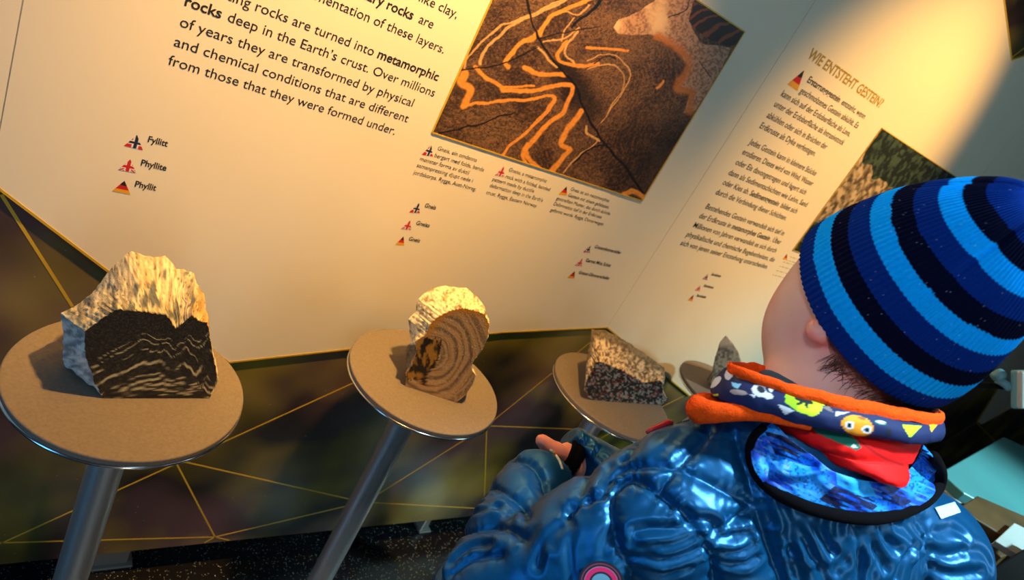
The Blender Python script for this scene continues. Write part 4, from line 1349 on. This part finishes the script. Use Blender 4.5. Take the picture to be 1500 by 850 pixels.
for L, k, wd in [([(1135, 668), (1160, 676), (1195, 683)], -1.0, 7), ([(1138, 690), (1165, 697), (1205, 688)], 0.9, 6), ([(1215, 675), (1235, 690), (1250, 706)], 0.9, 9), ([(1200, 700), (1215, 715), (1230, 730)], 0.6, 8),
                 ([(1255, 706), (1262, 722), (1285, 740)], -0.7, 8), ([(1290, 716), (1310, 730), (1320, 742)], 0.8, 8), ([(1320, 708), (1345, 716), (1362, 716)], 0.6, 7), ([(1140, 650), (1150, 664), (1146, 690)], 0.5, 6),
                 ([(1118, 655), (1124, 680), (1140, 705)], -0.6, 7)]:
    fold += k * 0.0055 * np.exp(-(dline(PXG, smoothline(L, 4)) / wd) ** 2)
fold += 0.005 * (fbm(np.c_[PXG * 0.045, np.zeros(len(PXG))], 1, 3) - 0.5)
lift = 0.0035 + 0.004 * bow + fold * np.clip(np.minimum(bow, 1 - bow) * 8, 0, 1)
G3 = G3 + tow(G3) * lift[:, None]
lf1 = fbm(np.c_[PXG * 0.035, np.zeros(len(PXG))], 1, 2)
lf2 = fbm(np.c_[PXG[:, :1] * 0.03 + PXG[:, 1:] * 0.02, PXG[:, 1:] * 0.28 - PXG[:, :1] * 0.12, np.full(len(PXG), 3.)], 1, 3)
lf3 = fbm(np.c_[PXG * 0.35, np.full(len(PXG), 5.)], 1, 3)
lc = mixc(lin(8, 70, 190), lin(20, 140, 235), sstep(0.38, 0.62, lf1))
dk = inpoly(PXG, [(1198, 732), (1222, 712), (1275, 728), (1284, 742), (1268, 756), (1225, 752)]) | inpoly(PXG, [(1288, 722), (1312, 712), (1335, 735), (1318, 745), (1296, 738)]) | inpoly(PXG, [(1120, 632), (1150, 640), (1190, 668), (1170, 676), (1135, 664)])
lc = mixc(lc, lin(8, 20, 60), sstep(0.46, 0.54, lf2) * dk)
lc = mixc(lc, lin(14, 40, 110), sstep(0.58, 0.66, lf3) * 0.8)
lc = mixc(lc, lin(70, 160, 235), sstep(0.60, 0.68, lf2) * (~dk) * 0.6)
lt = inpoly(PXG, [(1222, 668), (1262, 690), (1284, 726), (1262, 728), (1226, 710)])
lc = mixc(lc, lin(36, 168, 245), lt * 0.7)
M_LINING = material('patterned_nylon_lining', attr=True, rough=0.5, spec=0.25, bump=(220, 0.12, 0.001))
lo = mk('hood_lining', G3, grid_faces(NU_, NV_), M_LINING, kid, col=lc)
sd_ = lo.modifiers.new('th', 'SOLIDIFY'); sd_.thickness = 0.0012; sd_.offset = 0

# ---- neck warmer: stacked folds of one tube of fabric
M_FLEECE = material('orange_fleece', (0.86, 0.075, 0.003), rough=0.95, spec=0.15, bump=(700, 0.7, 0.0012), noise=(300, 0.18))
M_PRINTFAB = material('navy_print_jersey', attr=True, rough=0.7, spec=0.25, bump=(900, 0.1, 0.0004))


def ring(L, Rr, Mm, zl=0.615, zr=0.61, zm=0.545, n=220, power=1.0):
    l, r_, m_ = U(*L, zl), U(*Rr, zr), U(*Mm, zm)
    c = (l + r_) / 2; A = (r_ - l) / 2; B = m_ - c
    t = np.linspace(0, 2 * np.pi, n, endpoint=False)
    return c + np.cos(t)[:, None] * A + np.sin(t)[:, None] * B


def loft(rings, sub=8):
    R_ = np.array(rings); k = len(R_)
    q = np.concatenate([[2 * R_[0] - R_[1]], R_, [2 * R_[-1] - R_[-2]]]); out = []
    for i in range(1, k):
        for t in np.linspace(0, 1, sub, endpoint=False):
            a, b, c, d = q[i - 1], q[i], q[i + 1], q[i + 2]
            out.append(0.5 * (2 * b + (c - a) * t + (2 * a - 5 * b + 4 * c - d) * t * t + (3 * b - a - 3 * c + d) * t ** 3))
    out.append(R_[-1])
    return np.array(out)


NG = 400
top_in = [ring((1082, 562), (1362, 628), (1225, 612), zm=0.570, n=NG), ring((1078, 545), (1368, 612), (1226, 592), zm=0.560, n=NG), ring((1072, 532), (1376, 603), (1227, 579), zm=0.550, n=NG),
          ring((1068, 531), (1381, 604), (1227, 580), zm=0.544, n=NG), ring((1065, 536), (1383, 610), (1227, 590), zm=0.541, n=NG), ring((1066, 541), (1380, 616), (1227, 598), zm=0.542, n=NG)]
Lf = loft(top_in, 7); k = len(Lf)
Vg = Lf.reshape(-1, 3)
Vg = Vg + (fbm(Vg, 60, 3) - 0.5)[:, None] * np.array([0.003, 0.003, 0.004])
nwo = mk('neck_warmer', Vg, grid_faces(NG, k, True), M_FLEECE, kid)
band = [ring((1067, 538), (1380, 614), (1227, 595), zm=0.545, n=NG), ring((1060, 541), (1382, 618), (1226, 602), zm=0.540, n=NG), ring((1048, 553), (1383, 626), (1225, 614), zm=0.536, n=NG),
        ring((1041, 566), (1379, 634), (1224, 626), zm=0.537, n=NG), ring((1042, 575), (1370, 640), (1224, 632), zm=0.541, n=NG), ring((1052, 580), (1350, 640), (1224, 632), zm=0.552, n=NG)]
Lf = loft(band, 14); kb = len(Lf); Vb = Lf.reshape(-1, 3)
fz = fbm(Vb, 45, 3) - 0.5
Vb = Vb + fz[:, None] * np.array([0.004, 0.004, 0.005])
Pb = proj(Vb)
nearv = ((Vb - Vb.mean(0)) @ (CAM - Vb.mean(0))) > -0.004
cb = np.tile(np.array(lin(20, 36, 82)), (len(Vb), 1))


def motif(poly, colr):
    m_ = inpoly(Pb, poly) & nearv; cb[m_] = lin(colr)


def blob(c, rx, ry, colr, ang=0.0):
    d = Pb - np.array(c); ca, sa = math.cos(ang), math.sin(ang)
    q = np.stack([d[:, 0] * ca + d[:, 1] * sa, -d[:, 0] * sa + d[:, 1] * ca], 1)
    m_ = (((q / np.array([rx, ry])) ** 2).sum(1) < 1) & nearv; cb[m_] = lin(colr)


WH = (214, 222, 232)
motif([(1152, 568), (1180, 577), (1209, 590), (1200, 606), (1190, 611), (1166, 602), (1150, 589)], (150, 214, 24))
motif([(1170, 585), (1181, 578), (1209, 590), (1200, 606), (1190, 611), (1166, 602)], (196, 226, 36))
for a_, l_ in ((0.3, 13), (-0.5, 9), (1.1, 10), (2.6, 9), (3.4, 12)):
    blob((1178 + 7 * math.cos(a_), 587 + 7 * math.sin(a_)), l_ * 0.62, 2.7, (14, 26, 30), a_)
blob((1112, 573), 12, 8, WH, 0.5); blob((1120, 560), 5, 9, WH, 0.3); blob((1131, 566), 4.5, 9, WH, 0.2); blob((1125, 580), 7, 5, WH, 0.3)
blob((1115, 571), 6.5, 4.5, (40, 44, 58), 0.5); blob((1124, 562), 3, 6, (30, 40, 76), 0.3)
motif([(1140, 592), (1165, 602), (1149, 608)], WH); motif([(1226, 603), (1244, 604), (1224, 610)], WH); motif([(1204, 597), (1214, 594), (1222, 606)], (120, 112, 110))
blob((1256, 624), 23.5, 15, (236, 150, 30), 0.25); motif([(1226, 634), (1284, 646), (1280, 660), (1222, 650)], (20, 36, 82))
for ex, ey in ((1244.5, 623), (1270, 629.5)):
    blob((ex, ey), 7, 6, (236, 236, 230)); blob((ex, ey + 0.3), 4.2, 3.8, (60, 120, 170)); blob((ex, ey + 0.5), 2.6, 2.6, (10, 12, 20))
blob((1263, 613), 6, 2.2, (150, 96, 24), 0.2)
motif([(1321, 622), (1351, 624), (1333, 642)], (176, 220, 30)); motif([(1361, 621), (1377, 618), (1364, 634)], (238, 168, 24))
blob((1290, 619), 9, 3.0, (60, 130, 90), 0.2); blob((1290, 618.5), 7, 2.0, WH, 0.2)
blob((1048, 560), 11, 4.5, WH, -0.8); blob((1068, 548), 6, 9, WH, 0.4); blob((1080, 552), 7, 6, (60, 56, 66), 0.3); blob((1086, 551), 8, 3.2, (150, 136, 132), -0.1)
motif([(1072, 560), (1086, 563), (1080, 570), (1073, 566)], (130, 196, 226)); blob((1082, 575), 13, 4, (170, 160, 160), 0.15); motif([(1096, 577), (1108, 579), (1106, 584)], WH)
motif([(1043, 578), (1052, 577), (1052, 580), (1044, 581)], (190, 220, 40)); motif([(1299, 628), (1306, 628), (1306, 640), (1299, 640)], (30, 34, 56))
mk('neck_warmer_print_band', Vb, grid_faces(NG, kb, True), M_PRINTFAB, nwo, col=cb)
# folded hem of orange fleece at the front left
hp = smoothline([(1112, 604), (1075, 597), (1046, 592), (1028, 594), (1025, 601), (1044, 603), (1075, 604), (1110, 607), (1140, 614), (1165, 620), (1188, 627)], 6)
hz = np.interp(np.linspace(0, 1, len(hp)), np.linspace(0, 1, 11), [.66, .645, .628, .61, .592, .578, .568, .560, .554, .549, .546])
hr = np.interp(np.linspace(0, 1, len(hp)), np.linspace(0, 1, 11), [.007, .009, .0105, .0115, .0115, .0095, .0075, .0058, .0048, .0036, .0022])
V, F = tube(np.array([U(u, v, z) for (u, v), z in zip(hp, hz)]), hr, 16)
V = V + (fbm(V, 70, 3) - 0.5)[:, None] * np.array([0.002, 0.002, 0.003])
mk('neck_warmer_hem', V, F, M_FLEECE, nwo)
# red lower layers with a green fold
red = [ring((1118, 606), (1352, 640), (1235, 628), zm=0.556, n=NG), ring((1126, 620), (1350, 650), (1238, 644), zm=0.549, n=NG), ring((1146, 634), (1344, 662), (1244, 660), zm=0.548, n=NG), ring((1160, 640), (1336, 674), (1255, 672), zm=0.551, n=NG),
       ring((1166, 644), (1328, 676), (1262, 678), zm=0.549, n=NG), ring((1178, 654), (1326, 690), (1280, 696), zm=0.548, n=NG), ring((1190, 664), (1318, 698), (1290, 706), zm=0.553, n=NG)]
Lf = loft(red, 10); kr = len(Lf); Vr = Lf.reshape(-1, 3); Vr = Vr + (fbm(Vr, 50, 3) - 0.5)[:, None] * np.array([0.004, 0.004, 0.005])
Pr = proj(Vr); cr_ = np.tile(np.array(lin(228, 8, 8)), (len(Vr), 1))
gp = inpoly(Pr, [(1184, 622), (1206, 626), (1232, 630), (1253, 642), (1262, 656), (1254, 660), (1222, 646), (1198, 636)])
cr_[gp] = lin(24, 112, 92)
cr_[inpoly(Pr, [(1246, 655), (1251, 650), (1257, 657)])] = lin(220, 226, 230)
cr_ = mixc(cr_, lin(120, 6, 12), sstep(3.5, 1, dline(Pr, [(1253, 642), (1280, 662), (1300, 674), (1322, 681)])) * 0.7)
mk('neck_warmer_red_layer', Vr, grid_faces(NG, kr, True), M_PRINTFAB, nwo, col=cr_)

# ---- hair below the hat
M_HAIR = material('brown_hair', (0.085, 0.042, 0.025), rough=0.5)
M_HAIRC = material('close_brown_hair', attr=True, rough=0.6, noise=(400, 0.3), bump=(900, 0.6, 0.001))
hc_lo = smoothline([(1214, 516), (1226, 540), (1244, 562), (1268, 582), (1296, 598), (1330, 606), (1362, 610)], 5)
hc_hi = smoothline([(1212, 492), (1232, 515), (1262, 545), (1296, 570), (1326, 588), (1350, 598), (1374, 602)], 5)
gv = []
for t in np.linspace(0, 1, 16):
    gv.append(march(f_body, hc_lo * t + hc_hi * (1 - t)))
gv = np.array(gv); gt = np.linspace(0, 1, 16)[:, None, None]
gv = gv + tow(gv.reshape(-1, 3)).reshape(gv.shape) * (0.0036 * (1 - gt ** 2) - 0.0008)
gq = proj(gv.reshape(-1, 3)); gtt = np.repeat(np.linspace(0, 1, 16), len(hc_lo))
hs = fbm(np.c_[(gq[:, 0] + gq[:, 1] * 0.3) * 0.05, (gq[:, 1] - gq[:, 0] * 0.25) * 0.5, np.zeros(len(gq))], 1, 3)
hcol = mixc(lin(74, 48, 38), lin(196, 152, 138), sstep(0.25, 0.95, gtt + (hs - 0.5) * 0.9))
hp_ = mk('hair', gv.reshape(-1, 3), grid_faces(len(hc_lo), 16), M_HAIRC, kid, col=hcol)
parts = []
rg = np.random.default_rng(3)
roots = []
for k in range(340):
    s = rg.uniform(0.10, 1) ** 0.8; q = np.array([np.interp(s, np.linspace(0, 1, len(hc_hi)), hc_hi[:, i]) for i in (0, 1)]) + rg.normal(0, 2.0, 2) + np.array((2, 0))
    ln = rg.uniform(16, 54); cv = rg.uniform(-0.45, 0.3)
    an = math.radians(rg.uniform(128, 165)) if s < 0.25 else (math.radians(rg.uniform(158, 196)) if s < 0.8 else math.radians(rg.uniform(175, 200)))
    pts = []
    for t in np.linspace(0, 1, 6):
        a2 = an + cv * t * 1.4
        pts.append(q + ln * t * np.array([math.cos(a2), math.sin(a2) * 0.75]))
    roots.append(np.array(pts))
allp = march(f_body, np.vstack(roots)).reshape(-1, 6, 3)
for pts in allp:
    dv = tow(pts); h = np.array([0.0018, 0.0020, 0.0017, 0.0013, 0.0009, 0.0006])[:, None] * rg.uniform(0.6, 1.5)
    parts.append(tube(pts + dv * h, np.array([0.00032, 0.00034, 0.0003, 0.00025, 0.00018, 0.0001]), 4))
V, F = merge(parts)
mk('hair_strands', V, F, M_HAIR, hp_)['kind'] = 'stuff'

# ---- small things on the jacket
# round emblem on the left sleeve
M_EMBLEM = material('woven_emblem', attr=True, rough=0.7)
pc = march(f_jacket_d, [(880, 851)])[0]
eps = 0.002
nrm = np.array([f_jacket(np.array([pc + np.eye(3)[i] * eps]))[0] - f_jacket(np.array([pc - np.eye(3)[i] * eps]))[0] for i in range(3)]); nrm /= np.linalg.norm(nrm)
dv = (CAM - pc) / np.linalg.norm(CAM - pc); nrm = nrm * 0.6 + dv * 0.4; nrm /= np.linalg.norm(nrm)
ea = np.cross(nrm, [0, 0, 1.0]); ea /= np.linalg.norm(ea); eb = np.cross(nrm, ea)
NRr, NTh = 44, 96; RE_ = 0.0215 * 0.86
Q = np.array([[(i / (NRr - 1)) * RE_ * math.cos(t), (i / (NRr - 1)) * RE_ * math.sin(t)] for i in range(NRr) for t in np.linspace(0, 2 * np.pi, NTh, endpoint=False)])
P = pc + Q[:, :1] * ea + Q[:, 1:] * eb + nrm * 0.02
for _ in range(14):
    P = P - nrm * (f_jacket(P) - 0.0015)[:, None] * 0.7
P = P + nrm * 0.0105
rad = np.hypot(Q[:, 0], Q[:, 1]) / RE_
c = np.tile(np.array(lin(20, 30, 44)), (len(P), 1))
c[(rad < 0.90) & (rad > 0.86)] = lin(150, 60, 100)
c[(rad < 0.74) & (rad > 0.52)] = lin(232, 40, 110)
c[(rad < 0.76) & (rad > 0.735)] = lin(190, 150, 180)
c[rad < 0.52] = lin(20, 34, 52)
c[rad < 0.44] = lin(110, 170, 200)
pe = mk('sleeve_emblem', P, grid_faces(NTh, NRr, True), M_EMBLEM, kid, col=c)
# pale reflective tag on the right shoulder
tq = [(1369, 744), (1398, 736), (1407, 751), (1378, 761)]
TG = np.array([[(np.array(tq[0]) * (1 - a) + np.array(tq[1]) * a) * (1 - b) + (np.array(tq[3]) * (1 - a) + np.array(tq[2]) * a) * b for a in np.linspace(0, 1, 14)] for b in np.linspace(0, 1, 10)]).reshape(-1, 2)
G = march(f_jacket_d, TG); G = G + tow(G) * 0.0016
M_REFL = material('pale_reflective_tag', (0.45, 0.72, 0.85), rough=0.35, noise=(900, 0.35))
tg = mk('reflective_tag', G, grid_faces(14, 10), M_REFL, kid)
tg.modifiers.new('th', 'SOLIDIFY').thickness = 0.0008
# zip: red puller and dark teeth along the front edge
M_REDP = material('red_zip_puller', (0.5, 0.01, 0.02), rough=0.4)
pz = np.array([U(947, 634, 0.63), U(956, 629, 0.632), U(968, 624, 0.634), U(979, 619, 0.636), U(985, 619, 0.637)])
V, F = tube(pz, [0.0016, 0.0026, 0.0028, 0.0028, 0.0022], 8)
mk('zip_puller', V, F, M_REDP, kid)
M_TEETH = material('dark_zip_teeth', (0.05, 0.05, 0.055), rough=0.4, metal=0.6)
parts = []
for k in range(9):
    u = 990 + k * 3.4; v = 622 - k * 0.9
    p = U(u, v, 0.637 - k * 0.0008)
    parts.append(tube(np.array([p - [0, 0, 0.0022], p + [0.0006, 0, 0.0022]]), 0.0009, 5))
V, F = merge(parts)
mk('zip_teeth', V, F, M_TEETH, kid)

# ---- trousers and boots (below the frame)
M_TROUSER = material('dark_trousers', (0.015, 0.018, 0.03), rough=0.8); M_BOOT = material('dark_boots', (0.02, 0.018, 0.016), rough=0.6)


def f_trouser(P):
    d = sd_ell(P, HIP + [0, 0, 0.02], (0.122, 0.092, 0.12), TM)
    for h_, k_, a2 in ((LHIP, LK, LA), (RHIP, RK, RA)):
        d = smin(d, sd_cap(P, h_, k_, 0.074, 0.056), 0.03); d = smin(d, sd_cap(P, k_, a2 + [0, 0, 0.0], 0.056, 0.046), 0.02)
    d = np.maximum(d, 0.075 - P[:, 2])
    return d


V, F = sdf_mesh(f_trouser, (0.42, 0.05, 0.05), (0.86, 0.38, 0.78), 0.007, R=4)
mk('trousers', V, F, M_TROUSER, kid)
for a2 in (LA, RA):
    def f_boot(P):
        d = smin(sd_cap(P, a2 + [0, 0, 0.03], a2 + [0, 0, -0.045], 0.044, 0.042), sd_cap(P, a2 + [0, 0, -0.045], a2 + FV * 0.125 + [0, 0, -0.05], 0.042, 0.034), 0.03)
        return np.maximum(d, 0.002 - P[:, 2])
    V, F = sdf_mesh(f_boot, a2 - [0.22, 0.22, 0.12], a2 + [0.22, 0.24, 0.10], 0.006, R=4)
    mk('boot', V, F, M_BOOT, kid)
#@@REST
# ------------------------------------------------------------------ far right of the room
M_TEALTOP = material('teal_glass_top', (0.16, 0.50, 0.52), rough=0.25, spec=0.7, noise=(1.5, 0.2))
M_WHITE = material('white_laminate', (0.75, 0.82, 0.82), rough=0.5)
M_BROWN = material('brown_wood', (0.16, 0.085, 0.03), rough=0.5, noise=(9, 0.35))
M_BLACKP = material('black_lacquer', (0.006, 0.005, 0.006), rough=0.8, spec=0.15)
M_SCREEN = material('grey_blue_screen', (0.25, 0.42, 0.46), rough=0.12, spec=0.7, noise=(14, 0.4))
M_BLUEARM = material('pale_blue_enamel', (0.22, 0.55, 0.70), rough=0.35)


def prism(poly, z0, z1):            # horizontal slab from an outline in (x, y)
    n = len(poly)
    V = [[x, y, z0] for x, y in poly] + [[x, y, z1] for x, y in poly]
    return np.array(V), [list(range(n))[::-1], list(range(n, 2 * n))] + [[i, (i + 1) % n, (i + 1) % n + n, i + n] for i in range(n)]


def ccw(poly):
    a = sum(poly[i][0] * poly[(i + 1) % len(poly)][1] - poly[(i + 1) % len(poly)][0] * poly[i][1] for i in range(len(poly)))
    return poly if a > 0 else poly[::-1]


# teal topped display table
ZT = 0.70
tp = [tuple(PZ(u, v, ZT)[:2]) for u, v in ((1378, 692), (1412, 722), (1520, 781), (1600, 700), (1470, 640))]
tp = ccw(tp); cx, cy = np.mean(tp, 0)
t = thing('display_table', (cx, cy, 0), 'teal topped display table behind the boy at the right edge', 'table')
V, F = prism(tp, ZT - 0.03, ZT); bevel(mk('table_top', V, F, M_TEALTOP, t, smooth=False), 0.004)
V, F = prism([(cx + (x - cx) * 1.008, cy + (y - cy) * 1.008) for x, y in tp], ZT - 0.055, ZT - 0.031); bevel(mk('apron', V, F, M_WHITE, t, smooth=False), 0.003)
for x, y in tp:
    px_, py_ = cx + (x - cx) * 0.9, cy + (y - cy) * 0.9
    V, F = box((px_ - 0.02, py_ - 0.02, 0.0), (px_ + 0.02, py_ + 0.02, ZT - 0.056)); bevel(mk('leg', V, F, M_BLACKP, t, smooth=False), 0.003)
# wooden counter with a white box in front of it
ZB = 0.80
bp = ccw([tuple(PZ(u, v, ZB)[:2]) for u, v in ((1404, 744), (1432, 726), (1530, 768), (1530, 790), (1476, 788))])
cx, cy = np.mean(bp, 0)
t = thing('wooden_counter', (cx, cy, 0), 'brown wooden counter in front of the teal table at the right edge', 'counter')
V, F = prism(bp, ZB - 0.04, ZB); bevel(mk('counter_top', V, F, M_BROWN, t, smooth=False), 0.004)
for x, y in bp:
    px_, py_ = cx + (x - cx) * 0.85, cy + (y - cy) * 0.85
    V, F = box((px_ - 0.025, py_ - 0.025, 0.0), (px_ + 0.025, py_ + 0.025, ZB - 0.041)); bevel(mk('leg', V, F, M_BROWN, t, smooth=False), 0.003)
sp_ = ccw([tuple(PZ(u, v, ZB + 0.016)[:2]) for u, v in ((1458, 792), (1486, 766), (1514, 780), (1500, 818))])
o = mk('white_box', *prism(sp_, ZB + 0.0005, ZB + 0.016), M_WHITE, None, smooth=False, loc=(*np.mean(sp_, 0), ZB)); bevel(o, 0.002)
tag(o, 'flat white box lying on the brown counter at the right edge', 'box')
# pale teal cushion on the floor behind the right shoulder
cp_ = U(1470, 845, 1.55)
def f_cush(P):
    q = np.abs(P - np.array([cp_[0], cp_[1], 0.225])) - np.array([0.18, 0.18, 0.185])
    return np.sqrt((np.maximum(q, 0) ** 2).sum(-1)) + np.minimum(q.max(-1), 0) - 0.04 + 0.006 * (fbm(P, 14, 3) - 0.5)
M_POUF = material('pale_teal_fabric', (0.30, 0.62, 0.60), rough=0.6, noise=(20, 0.15))
b0 = PZ(1452, 800, 0.45)
cp_ = np.array([b0[0] - 0.05, b0[1] - 0.12, 0])
V, F = sdf_mesh(f_cush, (cp_[0] - 0.3, cp_[1] - 0.3, -0.1), (cp_[0] + 0.3, cp_[1] + 0.3, 0.5), 0.015, R=4)
V[:, 2] = np.maximum(V[:, 2], 0.001)
o = mk('pouf_seat', V, F, M_POUF, None, loc=(cp_[0], cp_[1], 0)); tag(o, 'pale teal pouf seat just behind the right shoulder of the blue jacket', 'pouf')
# black plinth whose corner shows at the lower right
ZP = 0.86
pp = [tuple(PZ(u, v, ZP)[:2]) for u, v in ((1398, 870), (1506, 803))]
d = np.array(pp[1]) - np.array(pp[0]); d /= np.linalg.norm(d); nn = np.array([d[1], -d[0]])
a0 = np.array(pp[0]) - d * 0.25; a1 = np.array(pp[1]) + d * 0.12
if nn @ (CAM[:2] - a0) < 0: nn = -nn
poly = ccw([tuple(a0), tuple(a1), tuple(a1 + nn * 0.26), tuple(a0 + nn * 0.26)])
cx, cy = np.mean(poly, 0)
t = thing('black_plinth', (cx, cy, 0), 'black plinth cutting across the lower right corner', 'plinth')
V, F = prism(poly, 0.03, ZP - 0.03); bevel(mk('plinth_body', V, F, M_BLACKP, t, smooth=False), 0.004)
V, F = prism([(cx + (x - cx) * 1.02, cy + (y - cy) * 1.02) for x, y in poly], ZP - 0.03, ZP); bevel(mk('plinth_cap', V, F, M_BLACKP, t, smooth=False), 0.004)
V, F = prism([(cx + (x - cx) * 0.94, cy + (y - cy) * 0.94) for x, y in poly], 0.0, 0.03); mk('plinth_foot', V, F, M_BLACKP, t, smooth=False)
# screen on a jointed arm and post
ZD = 1.45
c0 = U(1497, 571, ZD)
stand = np.array([c0[0] - 0.10, c0[1] + 0.10, 0])
t = thing('screen_stand', stand, 'white framed tilted touch screen on a pale blue arm at the right edge', 'screen')
ux = RM[:, 0] * 0.96 + RM[:, 2] * -0.03 + RM[:, 1] * 0.25; ux /= np.linalg.norm(ux)
uz = RM[:, 2] * 1.0 - RM[:, 0] * 0.10; uz -= ux * (uz @ ux); uz /= np.linalg.norm(uz); uy = np.cross(uz, ux)


def obox(c, hx, hy, hz):
    V, F = box((-hx, -hy, -hz), (hx, hy, hz))
    return V[:, :1] * ux + V[:, 1:2] * uy + V[:, 2:] * uz + c, F


sc_ = c0 + ux * 0.048
bevel(mk('screen_case', *obox(sc_, 0.060, 0.009, 0.040), M_WHITE, t, smooth=False), 0.006)
bevel(mk('screen_back', *obox(sc_ - ux * 0.004 + uy * 0.008, 0.060, 0.006, 0.041), M_BLUEARM, t, smooth=False), 0.004)
sg = 1 if uy @ (CAM - sc_) > 0 else -1
mk('display', *obox(sc_ + uy * 0.0092 * sg + ux * 0.006, 0.044, 0.0006, 0.030), M_SCREEN, t, smooth=False)
a = U(1462, 556, ZD + 0.02); b = U(1480, 568, ZD + 0.015)
V, F = tube(np.array([a, a * 0.5 + b * 0.5, b]), [0.010, 0.0085, 0.010], 16); mk('arm', V, F, M_BLUEARM, t)
V, F = tube(np.array([a - ux * 0.008 + uz * 0.006, a + ux * 0.010 + uz * 0.012]), [0.012, 0.012], 16); mk('arm_joint', V, F, M_BLUEARM, t)
bk_ = sc_ - uy * 0.014 * sg
V, F = tube(np.array([bk_, [stand[0], stand[1], bk_[2] - 0.08], [stand[0], stand[1], 0.02]]), [0.007, 0.008, 0.009], 16); mk('post', V, F, M_BLACKP, t)
V, F = lathe([(0.12, 0.0), (0.12, 0.015), (0.11, 0.02), (0.02, 0.022)], stand, 48); mk('floor_plate', V, F, M_BLUEARM, t, smooth=False)
